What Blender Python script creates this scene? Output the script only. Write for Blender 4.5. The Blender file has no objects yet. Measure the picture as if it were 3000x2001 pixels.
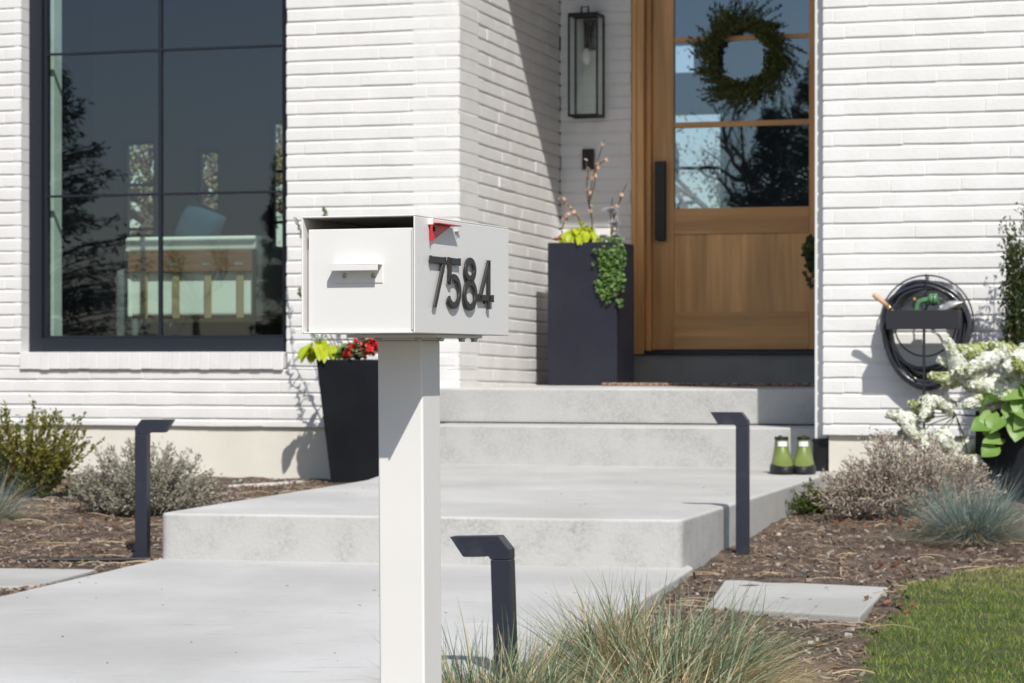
import bpy, math, random
import numpy as np
from mathutils import Vector, Matrix
R = math.radians
random.seed(7); rng = np.random.default_rng(7)

# ------------------------------------------------------------------ camera, sky, sun, exposure
F = 7600.0                      # focal length in pixels of the 3000 px wide photograph
HZ = 1060.0                     # image row of the horizon
A = R(17.4)                     # the house front is turned by this much
CA, SA = math.cos(A), math.sin(A)
sc = bpy.context.scene
cd = bpy.data.cameras.new("camera"); cam = bpy.data.objects.new("camera", cd)
sc.collection.objects.link(cam); sc.camera = cam
cam.location = (0, 0, 0); cam.rotation_euler = (R(90), 0, 0)
cd.sensor_width = 36; cd.lens = 36*F/3000; cd.shift_y = (HZ-1000.5)/3000
cd.clip_start = 0.1; cd.clip_end = 900
cd.dof.use_dof = True; cd.dof.focus_distance = 3.9; cd.dof.aperture_fstop = 19
SUN_D = Vector((-0.236, 0.974, -1.0)).normalized()
w = bpy.data.worlds.new("World"); sc.world = w; w.use_nodes = True
nt = w.node_tree
sky = nt.nodes.new("ShaderNodeTexSky"); sky.sky_type = 'NISHITA'; sky.sun_disc = False
sky.sun_elevation = math.asin(-SUN_D.z); sky.sun_rotation = math.atan2(-SUN_D.x, -SUN_D.y)
sky.air_density = 1.0; sky.dust_density = 1.0; sky.ozone_density = 1.0
bg = nt.nodes["Background"]; bg.inputs["Strength"].default_value = 0.095
nt.links.new(sky.outputs[0], bg.inputs[0])
sl = bpy.data.lights.new("sun", 'SUN'); sl.energy = 4.0; sl.angle = R(0.53); sl.color = (1.0, 0.965, 0.91)
so = bpy.data.objects.new("sun", sl); sc.collection.objects.link(so)
so.rotation_euler = SUN_D.to_track_quat('-Z', 'Y').to_euler(); so.location = (3, -8, 10)
sc.view_settings.view_transform = 'Standard'; sc.view_settings.look = 'None'
sc.view_settings.gamma = 1; sc.view_settings.exposure = 0.15
sc.cycles.max_bounces = 10; sc.cycles.transparent_max_bounces = 16; sc.cycles.caustics_refractive = False
sc.cycles.caustics_reflective = False

# ------------------------------------------------------------------ geometry helpers
def P(x, y, Z):                 # photo pixel at depth Z -> world
    return Vector(((x-1500)/F*Z, Z, (HZ-y)/F*Z))
def HP(x, y, v):                # photo pixel on the plane v (parallel to the house front) -> (u, v, z)
    xr = x-1500
    Z = v/(CA+SA*xr/F); X = xr/F*Z
    return (X*CA-Z*SA, v, (HZ-y)/F*Z)
def HUx(x, v): return HP(x, 0, v)[0]
def W(u, v, z=0.0):             # house frame -> world
    return Vector((u*CA+v*SA, -u*SA+v*CA, z))
def GP(x, y, z):                # photo pixel on the horizontal plane z -> world
    Z = -z*F/(y-HZ); return Vector(((x-1500)/F*Z, Z, z))

class MB:
    def __init__(s, off=(0, 0, 0)):
        s.V = []; s.F = []; s.n = 0; s.off = np.array(off, float)
    def add(s, V, Fc, mi=0):
        V = np.asarray(V, float).reshape(-1, 3)
        if isinstance(Fc, np.ndarray):
            s.F.append((Fc+s.n, mi))
        else:
            by = {}
            for f in Fc: by.setdefault(len(f), []).append(f)
            for k, l in by.items(): s.F.append((np.array(l)+s.n, mi))
        s.V.append(V-s.off); s.n += len(V)
    def box(s, x0, x1, y0, y1, z0, z1, mi=0, M=None):
        V = np.array([(x, y, z) for x in (x0, x1) for y in (y0, y1) for z in (z0, z1)], float)
        if M is not None: V = np.array([M @ Vector(v) for v in V])
        s.add(V, [(0,1,3,2),(4,6,7,5),(0,4,5,1),(2,3,7,6),(0,2,6,4),(1,5,7,3)], mi)
    def prism(s, poly, z0, z1, mi=0, M=None):
        n = len(poly)
        V = [(p[0], p[1], z0) for p in poly]+[(p[0], p[1], z1) for p in poly]
        if M is not None: V = [M @ Vector(v) for v in V]
        Fc = [tuple(range(n))[::-1], tuple(range(n, 2*n))]+[(i, (i+1) % n, n+(i+1) % n, n+i) for i in range(n)]
        s.add(V, Fc, mi)
    def tube(s, pts, r, k=8, mi=0, closed=False, cap=True):
        pts = [Vector(p) for p in pts]; n = len(pts)
        rs = r if hasattr(r, '__len__') else [r]*n
        V = []; up = None
        for i, p in enumerate(pts):
            a = pts[(i-1) % n] if (closed or i) else pts[0]
            b = pts[(i+1) % n] if (closed or i < n-1) else pts[-1]
            t = (b-a)
            t = t.normalized() if t.length > 1e-9 else Vector((0, 0, 1))
            if up is None:
                up = Vector((0, 0, 1)) if abs(t.z) < .9 else Vector((1, 0, 0))
            e = (up-t*up.dot(t))
            if e.length < 1e-6: e = t.orthogonal()
            e.normalize(); up = e; g = t.cross(e)
            for j in range(k):
                q = 2*math.pi*j/k
                V.append(p+(e*math.cos(q)+g*math.sin(q))*rs[i])
        Fc = []
        for i in range(n if closed else n-1):
            i2 = (i+1) % n
            for j in range(k):
                j2 = (j+1) % k
                Fc.append((i*k+j, i*k+j2, i2*k+j2, i2*k+j))
        s.add([tuple(v) for v in V], Fc, mi)
        if cap and not closed:
            s.add([tuple(v) for v in V[:k]], [tuple(range(k))[::-1]], mi)
            s.add([tuple(v) for v in V[-k:]], [tuple(range(k))], mi)
    def lathe(s, prof, c=(0, 0, 0), k=16, mi=0, M=None):
        V = []
        for r, z in prof:
            for j in range(k):
                q = 2*math.pi*j/k
                v = Vector((r*math.cos(q), r*math.sin(q), z))
                if M is not None: v = M @ v
                V.append((v[0]+c[0], v[1]+c[1], v[2]+c[2]))
        Fc = [(i*k+j, i*k+(j+1) % k, (i+1)*k+(j+1) % k, (i+1)*k+j) for i in range(len(prof)-1) for j in range(k)]
        Fc.append(tuple(range(k))[::-1]); Fc.append(tuple((len(prof)-1)*k+j for j in range(k)))
        s.add(V, Fc, mi)
    def build(s, name, mats, parent=None, loc=None, bevel=0, smooth=False, seg=2, rot=None):
        me = bpy.data.meshes.new(name)
        V = np.concatenate(s.V).astype(np.float32)
        lv = np.concatenate([f.ravel() for f, m in s.F]).astype(np.int32)
        lt = np.concatenate([np.full(len(f), f.shape[1]) for f, m in s.F]).astype(np.int32)
        mi = np.concatenate([np.full(len(f), m) for f, m in s.F]).astype(np.int32)
        ls = np.concatenate([[0], np.cumsum(lt)[:-1]]).astype(np.int32)
        me.vertices.add(len(V)); me.vertices.foreach_set("co", V.ravel())
        me.loops.add(len(lv)); me.loops.foreach_set("vertex_index", lv)
        me.polygons.add(len(lt)); me.polygons.foreach_set("loop_start", ls); me.polygons.foreach_set("loop_total", lt)
        me.polygons.foreach_set("material_index", mi)
        me.polygons.foreach_set("use_smooth", np.full(len(lt), bool(smooth)))
        me.update(calc_edges=True); me.validate()
        for m in (mats if isinstance(mats, (list, tuple)) else [mats]): me.materials.append(m)
        o = bpy.data.objects.new(name, me); sc.collection.objects.link(o)
        if parent is not None: o.parent = parent
        if loc is not None: o.location = loc
        if rot is not None: o.rotation_euler = rot
        if bevel:
            b = o.modifiers.new("bevel", 'BEVEL'); b.width = bevel; b.segments = seg; b.limit_method = 'ANGLE'
            b.angle_limit = R(40); b.harden_normals = False
        return o

def tag(o, label=None, cat=None, group=None, kind=None):
    if label: o["label"] = label
    if cat: o["category"] = cat
    if group: o["group"] = group
    if kind: o["kind"] = kind
    return o
def thing(name, label, cat, loc=(0, 0, 0), rz=0, group=None):
    o = bpy.data.objects.new(name, None); sc.collection.objects.link(o)
    o.location = loc; o.rotation_euler = (0, 0, rz); o.empty_display_size = .05
    return tag(o, label, cat, group)

# ------------------------------------------------------------------ materials
def srgb(r, g, b):
    f = lambda c: (c/255/12.92) if c/255 <= .04045 else ((c/255+.055)/1.055)**2.4
    return (f(r), f(g), f(b), 1)
def mat(name, c1, c2=None, rough=.6, scale=8, stretch=(1, 1, 1), detail=4, contrast=(.35, .65), bump=0, bscale=None,
        metal=0, island=None, islandrange=None, transl=0, spec=.5, coat=0, rvar=0):
    m = bpy.data.materials.new(name); m.use_nodes = True; t = m.node_tree; N = t.nodes; L = t.links
    b = N["Principled BSDF"]; b.inputs["Roughness"].default_value = rough; b.inputs["Metallic"].default_value = metal
    b.inputs["Specular IOR Level"].default_value = spec; b.inputs["Coat Weight"].default_value = coat
    c1 = tuple(c1)[:3]+(1,); c2 = (tuple(c2)[:3]+(1,)) if c2 else c1
    col = None
    tc = N.new("ShaderNodeTexCoord"); mp = N.new("ShaderNodeMapping"); mp.inputs["Scale"].default_value = stretch
    L.new(tc.outputs["Object"], mp.inputs["Vector"])
    nz = N.new("ShaderNodeTexNoise"); nz.inputs["Scale"].default_value = scale; nz.inputs["Detail"].default_value = detail
    L.new(mp.outputs[0], nz.inputs["Vector"])
    rp = N.new("ShaderNodeMapRange"); rp.inputs[1].default_value = contrast[0]; rp.inputs[2].default_value = contrast[1]
    L.new(nz.outputs["Fac"], rp.inputs[0])
    mx = N.new("ShaderNodeMix"); mx.data_type = 'RGBA'; mx.inputs[6].default_value = c1; mx.inputs[7].default_value = c2
    L.new(rp.outputs[0], mx.inputs[0]); col = mx.outputs[2]
    if island:                    # each loose piece gets its own shade
        g = N.new("ShaderNodeNewGeometry"); cr = N.new("ShaderNodeValToRGB")
        cr.color_ramp.interpolation = 'LINEAR'
        els = cr.color_ramp.elements
        while len(els) < len(island): els.new(.5)
        for i, c in enumerate(island):
            els[i].position = i/(len(island)-1) if islandrange is None else islandrange[i]
            els[i].color = tuple(c)[:3]+(1,)
        L.new(g.outputs["Random Per Island"], cr.inputs[0])
        mm = N.new("ShaderNodeMix"); mm.data_type = 'RGBA'; mm.blend_type = 'MULTIPLY'; mm.inputs[0].default_value = 1
        L.new(col, mm.inputs[6]); L.new(cr.outputs[0], mm.inputs[7]); col = mm.outputs[2]
    L.new(col, b.inputs["Base Color"])
    if rvar:
        rr = N.new("ShaderNodeMapRange"); rr.inputs[3].default_value = rough-rvar; rr.inputs[4].default_value = rough+rvar
        L.new(nz.outputs["Fac"], rr.inputs[0]); L.new(rr.outputs[0], b.inputs["Roughness"])
    if bump:
        n2 = N.new("ShaderNodeTexNoise"); n2.inputs["Scale"].default_value = bscale or scale*4; n2.inputs["Detail"].default_value = 5
        L.new(mp.outputs[0], n2.inputs["Vector"])
        bp = N.new("ShaderNodeBump"); bp.inputs["Strength"].default_value = 1; bp.inputs["Distance"].default_value = bump
        L.new(n2.outputs["Fac"], bp.inputs["Height"]); L.new(bp.outputs[0], b.inputs["Normal"])
    if transl:
        tr = N.new("ShaderNodeBsdfTranslucent"); L.new(col, tr.inputs["Color"])
        ms = N.new("ShaderNodeMixShader"); ms.inputs[0].default_value = transl
        L.new(b.outputs[0], ms.inputs[1]); L.new(tr.outputs[0], ms.inputs[2])
        L.new(ms.outputs[0], N["Material Output"].inputs["Surface"])
    return m

def glass_mat(name, tint=(.9, .95, .93), boost=1.0, base=0.02, refl=(1, 1, 1)):
    m = bpy.data.materials.new(name); m.use_nodes = True; t = m.node_tree; N = t.nodes; L = t.links
    N.remove(N["Principled BSDF"])
    g = N.new("ShaderNodeBsdfGlossy"); g.inputs["Roughness"].default_value = 0.0; g.inputs["Color"].default_value = tuple(refl)+(1,)
    tr = N.new("ShaderNodeBsdfTransparent"); tr.inputs["Color"].default_value = tuple(tint)+(1,)
    # Schlick reflectance, the same from both sides of the sheet
    ge = N.new("ShaderNodeNewGeometry"); dt = N.new("ShaderNodeVectorMath"); dt.operation = 'DOT_PRODUCT'
    L.new(ge.outputs["Incoming"], dt.inputs[0]); L.new(ge.outputs["Normal"], dt.inputs[1])
    ab = N.new("ShaderNodeMath"); ab.operation = 'ABSOLUTE'; L.new(dt.outputs["Value"], ab.inputs[0])
    om = N.new("ShaderNodeMath"); om.operation = 'SUBTRACT'; om.inputs[0].default_value = 1; L.new(ab.outputs[0], om.inputs[1])
    pw_ = N.new("ShaderNodeMath"); pw_.operation = 'POWER'; pw_.inputs[1].default_value = 5; L.new(om.outputs[0], pw_.inputs[0])
    mu = N.new("ShaderNodeMath"); mu.operation = 'MULTIPLY_ADD'; mu.inputs[1].default_value = .9; mu.inputs[2].default_value = base
    mu.use_clamp = True
    L.new(pw_.outputs[0], mu.inputs[0])
    ms = N.new("ShaderNodeMixShader"); L.new(mu.outputs[0], ms.inputs[0]); L.new(tr.outputs[0], ms.inputs[1]); L.new(g.outputs[0], ms.inputs[2])
    # very slight waviness of float glass
    tc = N.new("ShaderNodeTexCoord"); nz = N.new("ShaderNodeTexNoise"); nz.inputs["Scale"].default_value = 2.2; nz.inputs["Detail"].default_value = 1
    bp = N.new("ShaderNodeBump"); bp.inputs["Distance"].default_value = 0.0008; bp.inputs["Strength"].default_value = 1
    L.new(tc.outputs["Object"], nz.inputs["Vector"]); L.new(nz.outputs["Fac"], bp.inputs["Height"]); L.new(bp.outputs[0], g.inputs["Normal"])
    L.new(ms.outputs[0], N["Material Output"].inputs["Surface"])
    return m

def concrete_mat(name, top1, top2, f1, f2):
    m = bpy.data.materials.new(name); m.use_nodes = True; t = m.node_tree; N = t.nodes; L = t.links
    b = N["Principled BSDF"]; b.inputs["Roughness"].default_value = .85; b.inputs["Specular IOR Level"].default_value = .3
    tc = N.new("ShaderNodeTexCoord")
    def noise(scale, det, lo, hi, st=(1, 1, 1), rough=.55):
        mp = N.new("ShaderNodeMapping"); mp.inputs["Scale"].default_value = st; L.new(tc.outputs["Object"], mp.inputs[0])
        n = N.new("ShaderNodeTexNoise"); n.inputs["Scale"].default_value = scale; n.inputs["Detail"].default_value = det
        n.inputs["Roughness"].default_value = rough
        L.new(mp.outputs[0], n.inputs["Vector"])
        r = N.new("ShaderNodeMapRange"); r.inputs[1].default_value = lo; r.inputs[2].default_value = hi; L.new(n.outputs["Fac"], r.inputs[0])
        return r.outputs[0], n.outputs["Fac"]
    def mix(fac, a, bb):
        x = N.new("ShaderNodeMix"); x.data_type = 'RGBA'
        for s_, v in ((0, fac), (6, a), (7, bb)):
            if hasattr(v, 'is_linked') or hasattr(v, 'links'): L.new(v, x.inputs[s_])
            else: x.inputs[s_].default_value = v
        return x.outputs[2]
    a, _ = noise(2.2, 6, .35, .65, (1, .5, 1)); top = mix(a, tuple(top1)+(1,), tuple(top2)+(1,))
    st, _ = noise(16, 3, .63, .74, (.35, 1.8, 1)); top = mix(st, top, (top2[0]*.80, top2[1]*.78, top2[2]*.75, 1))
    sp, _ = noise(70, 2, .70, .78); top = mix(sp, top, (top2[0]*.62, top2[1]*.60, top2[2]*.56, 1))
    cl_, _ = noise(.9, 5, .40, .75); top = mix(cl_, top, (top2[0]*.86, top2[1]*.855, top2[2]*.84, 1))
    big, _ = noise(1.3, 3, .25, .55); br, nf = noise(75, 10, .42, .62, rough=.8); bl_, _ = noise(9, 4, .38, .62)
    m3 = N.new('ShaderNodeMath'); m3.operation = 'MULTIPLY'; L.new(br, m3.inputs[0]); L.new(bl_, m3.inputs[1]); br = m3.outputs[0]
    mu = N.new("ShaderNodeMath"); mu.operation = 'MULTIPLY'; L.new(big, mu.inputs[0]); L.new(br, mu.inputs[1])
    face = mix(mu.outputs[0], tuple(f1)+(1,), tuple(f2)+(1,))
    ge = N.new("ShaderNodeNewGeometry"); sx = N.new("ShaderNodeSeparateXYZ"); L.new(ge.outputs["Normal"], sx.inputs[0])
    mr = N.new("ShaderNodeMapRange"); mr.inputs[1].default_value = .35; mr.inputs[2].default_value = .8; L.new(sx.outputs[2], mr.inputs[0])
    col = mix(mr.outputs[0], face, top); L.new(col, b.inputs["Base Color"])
    _, fine = noise(90, 6, 0, 1); bp = N.new("ShaderNodeBump"); bp.inputs["Distance"].default_value = .0016; bp.inputs["Strength"].default_value = 1
    ad = N.new("ShaderNodeMath"); ad.operation = 'ADD'; L.new(fine, ad.inputs[0]); L.new(nf, ad.inputs[1])
    L.new(ad.outputs[0], bp.inputs["Height"]); L.new(bp.outputs[0], b.inputs["Normal"])
    return m

def wood_mat(name, axis, c1=(.76, .41, .155), c2=(.58, .29, .10)):
    st = {'z': (30, 30, 1.6), 'x': (1.6, 30, 30)}[axis]
    m = mat(name, c1, c2, rough=.42, scale=1.0, stretch=st, detail=6, contrast=(.3, .72), bump=.0003, bscale=2.5, coat=.15)
    t = m.node_tree; N = t.nodes; L = t.links       # broad cathedral figure over the fine grain
    b = N["Principled BSDF"]; src = b.inputs["Base Color"].links[0].from_socket
    tc = N.new("ShaderNodeTexCoord"); mp = N.new("ShaderNodeMapping")
    mp.inputs["Scale"].default_value = {'z': (9, 9, .7), 'x': (.7, 9, 9)}[axis]; L.new(tc.outputs["Object"], mp.inputs[0])
    n = N.new("ShaderNodeTexNoise"); n.inputs["Scale"].default_value = 1; n.inputs["Detail"].default_value = 2; n.inputs["Distortion"].default_value = .6
    L.new(mp.outputs[0], n.inputs["Vector"])
    r = N.new("ShaderNodeMapRange"); r.inputs[1].default_value = .3; r.inputs[2].default_value = .7; r.inputs[3].default_value = .72; r.inputs[4].default_value = 1.18
    L.new(n.outputs["Fac"], r.inputs[0])
    mm = N.new("ShaderNodeVectorMath"); mm.operation = 'SCALE'; L.new(src, mm.inputs[0]); L.new(r.outputs[0], mm.inputs["Scale"])
    L.new(mm.outputs[0], b.inputs["Base Color"])
    return m

M = {}
M['brick'] = mat("white painted brick", (.78, .77, .755), (.72, .71, .69), rough=.62, scale=6, detail=6, contrast=(.35, .7), bump=.0012, bscale=55)
M['parge'] = mat("parged foundation", (.74, .71, .63), (.68, .65, .57), rough=.9, scale=3, bump=.001, bscale=120)
M['frame'] = mat("black window frame", (.013, .016, .024), rough=.38, rvar=.05)
M['glass'] = glass_mat("window glass", (.76, .88, .84), 1, .12, (.80, .86, 1.0))
M['doorglass'] = glass_mat("door glass", (.70, .79, .86), 1, .24, (.66, .82, 1.0))
M['clear'] = glass_mat("lantern glass", (.93, .96, .94), 1, .06)
M['drywall'] = mat("painted plaster", (.55, .60, .56), (.5, .55, .51), rough=.8)
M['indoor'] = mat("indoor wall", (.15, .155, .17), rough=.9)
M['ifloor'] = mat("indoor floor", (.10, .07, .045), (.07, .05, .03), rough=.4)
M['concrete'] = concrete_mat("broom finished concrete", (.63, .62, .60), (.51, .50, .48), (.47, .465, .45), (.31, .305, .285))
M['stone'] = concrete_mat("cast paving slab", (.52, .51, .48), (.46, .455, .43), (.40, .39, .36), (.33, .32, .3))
M['woodv'] = wood_mat("oak grain upright", 'z')
M['woodh'] = wood_mat("oak grain level", 'x')
M['black'] = mat("satin black metal", (.008, .008, .010), rough=.45)
M['rubber'] = mat("black rubber", (.012, .012, .013), rough=.55)
M['greyriser'] = mat("grey painted riser", (.26, .26, .25), (.23, .23, .22), rough=.7)
M['white'] = mat("white powder coat", (.755, .742, .72), rough=.40, bump=.00008, bscale=900)
M['whiteplain'] = mat("white trim paint", (.74, .73, .715), rough=.5)
M['postmetal'] = mat("white powder coat post", (.79, .775, .75), (.76, .745, .715), rough=.42, scale=5, bump=.00015, bscale=300)
M['red'] = mat("red enamel", (.60, .02, .035), rough=.35)
M['digit'] = mat("charcoal cast numeral", (.030, .029, .027), (.024, .024, .023), rough=.5, bump=.0002, bscale=400)
M['steel'] = mat("zinc steel", (.55, .54, .50), (.35, .34, .31), rough=.35, metal=1, scale=60)
M['planter'] = mat("dark fibre clay", (.012, .0135, .025), (.020, .022, .034), spec=.35, rough=.55, scale=4, contrast=(.42, .8), bump=.0006, bscale=60)
M['planterblk'] = mat("black fibre clay", (.006, .0065, .010), (.011, .012, .016), spec=.3, rough=.55, scale=5, bump=.0006, bscale=60)
M['light'] = mat("dark blue grey powder coat", (.019, .022, .035), (.050, .053, .066), rough=.45, scale=14, contrast=(.58, .82))
M['soil'] = mat("potting soil", (.03, .02, .014), rough=.95, bump=.006, bscale=80)
M['mulch'] = mat("bark mulch", (.17, .12, .085), (.055, .038, .027), rough=.95, scale=14, detail=8, contrast=(.36, .62), bump=.012, bscale=70)
M['chip'] = mat("mulch chips", (1, 1, 1), rough=.9, island=[(.050, .033, .022), (.13, .087, .060), (.22, .155, .110), (.32, .24, .18), (.16, .11, .075), (.44, .37, .30)])
M['pebble'] = mat("pale pebbles", (1, 1, 1), rough=.8, island=[(.45, .42, .38), (.22, .22, .23), (.3, .24, .19), (.6, .57, .52)])
M['straw'] = mat("dry straw", (1, 1, 1), rough=.8, island=[(.42, .30, .17), (.55, .43, .27), (.30, .21, .12)])
M['leaf_litter'] = mat("fallen leaf", (1, 1, 1), rough=.7, transl=.2, island=[(.26, .07, .03), (.34, .14, .07), (.22, .11, .06), (.42, .28, .18)])
M['turf'] = mat("turf soil", (.035, .06, .012), (.07, .075, .025), rough=.95, scale=12, bump=.01, bscale=60)
M['lawn'] = mat("lawn blades", (1, 1, 1), rough=.6, transl=.3, island=[(.07, .12, .014), (.13, .21, .022), (.21, .30, .04), (.30, .37, .07), (.50, .45, .20)], islandrange=[0, .4, .7, .9, 1])
M['lawndry'] = mat("dry lawn blades", (1, 1, 1), rough=.7, transl=.3, island=[(.36, .30, .11), (.55, .45, .22), (.24, .27, .08)])
M['fescue'] = mat("blue grass blades", (1, 1, 1), rough=.6, transl=.2, island=[(.06, .10, .05), (.13, .20, .11), (.23, .31, .19), (.34, .38, .23)])
M['fescueblue'] = mat("blue fescue blades", (1, 1, 1), rough=.6, transl=.2, island=[(.10, .16, .16), (.16, .24, .235), (.22, .31, .29), (.28, .33, .28)])
M['dryblade'] = mat("straw blades", (1, 1, 1), rough=.65, transl=.25, island=[(.46, .33, .16), (.64, .50, .28), (.74, .62, .40), (.32, .22, .10)])
M['lavender'] = mat("grey lavender leaf", (1, 1, 1), rough=.8, transl=.15, island=[(.30, .29, .22), (.46, .42, .36), (.19, .22, .13), (.52, .44, .38)])
M['lavdry'] = mat("dry lavender leaf", (1, 1, 1), rough=.85, transl=.15, island=[(.36, .28, .23), (.52, .43, .37), (.25, .20, .15), (.62, .53, .46), (.28, .29, .16)])
M['twig'] = mat("brown twig", (.10, .065, .045), (.06, .04, .03), rough=.85, scale=30)
M['boxleaf'] = mat("olive box leaf", (1, 1, 1), rough=.5, transl=.25, island=[(.08, .10, .012), (.17, .18, .022), (.28, .26, .045), (.13, .15, .018), (.38, .31, .07)])
M['darkleaf'] = mat("dark green leaf", (1, 1, 1), rough=.45, transl=.2, island=[(.015, .03, .006), (.03, .055, .010), (.05, .08, .015), (.10, .11, .02)])
M['lowleaf'] = mat("low green leaf", (1, 1, 1), rough=.5, transl=.2, island=[(.05, .09, .008), (.09, .13, .015), (.035, .06, .008)])
M['chart'] = mat("chartreuse leaf", (1, 1, 1), rough=.45, transl=.35, island=[(.50, .58, .02), (.42, .52, .015), (.60, .64, .05)])
M['bigleaf'] = mat("fresh green heart leaf", (1, 1, 1), rough=.45, transl=.3, island=[(.14, .27, .05), (.21, .36, .07), (.28, .42, .12)])
M['vine'] = mat("round vine leaf", (1, 1, 1), rough=.5, transl=.25, island=[(.03, .08, .012), (.07, .15, .02), (.13, .24, .04)])
M['redpetal'] = mat("red geranium petal", (1, 1, 1), rough=.6, transl=.2, island=[(.66, .010, .015), (.80, .022, .028), (.50, .006, .012)])
M['gerleaf'] = mat("geranium leaf", (1, 1, 1), rough=.6, transl=.2, island=[(.05, .09, .03), (.12, .20, .07), (.22, .30, .12)])
M['whitepetal'] = mat("white hydrangea petal", (1, 1, 1), rough=.7, transl=.25, island=[(.84, .85, .78), (.80, .82, .70), (.87, .87, .84)])
M['greenpetal'] = mat("greenish hydrangea petal", (1, 1, 1), rough=.7, transl=.25, island=[(.45, .50, .20), (.36, .42, .13), (.58, .60, .32)])
M['blossom'] = mat("peach blossom", (1, 1, 1), rough=.7, transl=.3, island=[(.62, .38, .25), (.75, .55, .40), (.50, .25, .16), (.8, .66, .5)])
M['silver'] = mat("silver succulent leaf", (1, 1, 1), rough=.55, transl=.1, island=[(.42, .40, .45), (.58, .58, .60), (.28, .26, .31)])
M['wreath'] = mat("cedar sprig", (1, 1, 1), rough=.55, transl=.15, island=[(.05, .072, .014), (.12, .15, .030), (.08, .11, .02), (.22, .23, .08)])
M['hose'] = mat("glossy grey hose", (.035, .038, .050), (.028, .030, .040), rough=.22, scale=10, coat=.5)
M['reelmetal'] = mat("matt dark reel metal", (.018, .018, .023), rough=.55)
M['trowelwood'] = mat("turned beech", (.62, .38, .24), (.55, .32, .19), rough=.5, scale=10)
M['brass'] = mat("brass ferrule", (.70, .50, .20), rough=.3, metal=1)
M['nozzle'] = mat("green nozzle plastic", (.09, .22, .10), rough=.35)
M['orange'] = mat("orange plastic", (.6, .25, .05), rough=.4)
M['bootgreen'] = mat("olive green rubber boot", (.17, .22, .055), (.15, .195, .045), rough=.42)
M['label'] = mat("white boot band", (.75, .75, .73), rough=.5)
M['jute'] = mat("woven jute", (.42, .33, .25), (.20, .10, .06), rough=.95, scale=60, contrast=(.45, .55), bump=.003, bscale=150)
M['upholstery'] = mat("off white linen", (.72, .73, .66), (.66, .67, .60), rough=.9, scale=120, bump=.0005, bscale=300)
M['chairwood'] = mat("walnut rail", (.20, .10, .045), (.13, .065, .03), rough=.4, stretch=(1, 1, 12), scale=6)
M['strap'] = mat("tan webbing", (.30, .23, .12), rough=.8)
M['pewter'] = mat("pewter buckle", (.6, .58, .5), rough=.3, metal=1)
M['cushion'] = mat("blue striped cushion", (.035, .07, .11), rough=.9)
M['bulb'] = mat("frosted bulb", (.75, .74, .72), rough=.3)
M['conifer'] = mat("conifer needles", (1, 1, 1), rough=.7, island=[(.02, .035, .02), (.045, .07, .035), (.08, .10, .05)])
M['sparse'] = mat("budding leaves", (1, 1, 1), rough=.7, transl=.3, island=[(.26, .21, .11), (.36, .33, .14), (.22, .17, .13), (.42, .36, .2)])
M['bark'] = mat("bark", (.12, .09, .07), (.07, .055, .045), rough=.9, scale=6, bump=.01)
M['farbuild'] = mat("pale far siding", (.55, .55, .55), rough=.8)

# ------------------------------------------------------------------ ground
def smooth(a, b, x): t = np.clip((x-a)/(b-a), 0, 1); return t*t*(3-2*t)
GY = [-400, 2, 4.0, 5.0, 6.5, 8.0, 10.0, 13.0, 400]; GZ = [-.80, -.80, -.76, -.715, -.68, -.652, -.60, -.60, -.60]
def gh(x, y, nz=True):
    x = np.asarray(x, float); y = np.asarray(y, float)
    z = np.interp(y, GY, GZ)
    z = z+.035*smooth(.9, 1.6, x)*smooth(8, 9.5, y)-.02*smooth(.6, 1.2, -x)*smooth(8.5, 11, y)*0
    near = (np.abs(x) < 7) & (y > 3) & (y < 16)
    n = .008*np.sin(x*7.3+1.3*np.sin(y*3.1))*np.sin(y*6.1+.7)+.005*np.sin(x*17+y*9)*np.sin(y*21-x*5)
    if nz: z = z+np.where(near, n, 0)
    return z
def ghs(x, y): return float(gh(x, y))
xs = np.concatenate([-np.geomspace(400, 6, 14), np.arange(-5.9, 6, .06), np.geomspace(6, 400, 14)])
ys = np.concatenate([-np.geomspace(400, 3, 12), np.arange(-2, 3.9, .5), np.arange(4, 14.5, .06), np.geomspace(14.6, 400, 12)])
X, Y = np.meshgrid(xs, ys); Zg = gh(X, Y)
fineN = (np.abs(X) < 5.9) & (Y > 4.2) & (Y < 14)
Zg = Zg+np.where(fineN, rng.normal(0, .0035, X.shape), 0)
nx, ny = len(xs), len(ys)
idx = np.arange(nx*ny).reshape(ny, nx)
Fg = np.stack([idx[:-1, :-1], idx[:-1, 1:], idx[1:, 1:], idx[1:, :-1]], -1).reshape(-1, 4)
g = MB(); g.add(np.stack([X, Y, Zg], -1), Fg)
def ground_zones(m):              # bark mulch in the beds, street side paled to bounce fill light into the recess
    t = m.node_tree; N = t.nodes; L = t.links; b = N["Principled BSDF"]; src = b.inputs["Base Color"].links[0].from_socket
    tc = N.new("ShaderNodeTexCoord"); sx = N.new("ShaderNodeSeparateXYZ"); L.new(tc.outputs["Object"], sx.inputs[0])
    r = N.new("ShaderNodeMapRange"); r.inputs[1].default_value = 3.4; r.inputs[2].default_value = 3.9; L.new(sx.outputs[1], r.inputs[0])
    mx = N.new("ShaderNodeMix"); mx.data_type = 'RGBA'; mx.inputs[6].default_value = (.21, .195, .165, 1); L.new(r.outputs[0], mx.inputs[0]); L.new(src, mx.inputs[7])
    L.new(mx.outputs[2], b.inputs["Base Color"])
ground_zones(M['mulch'])
tag(g.build("ground", M['mulch'], smooth=True), kind="structure")

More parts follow.
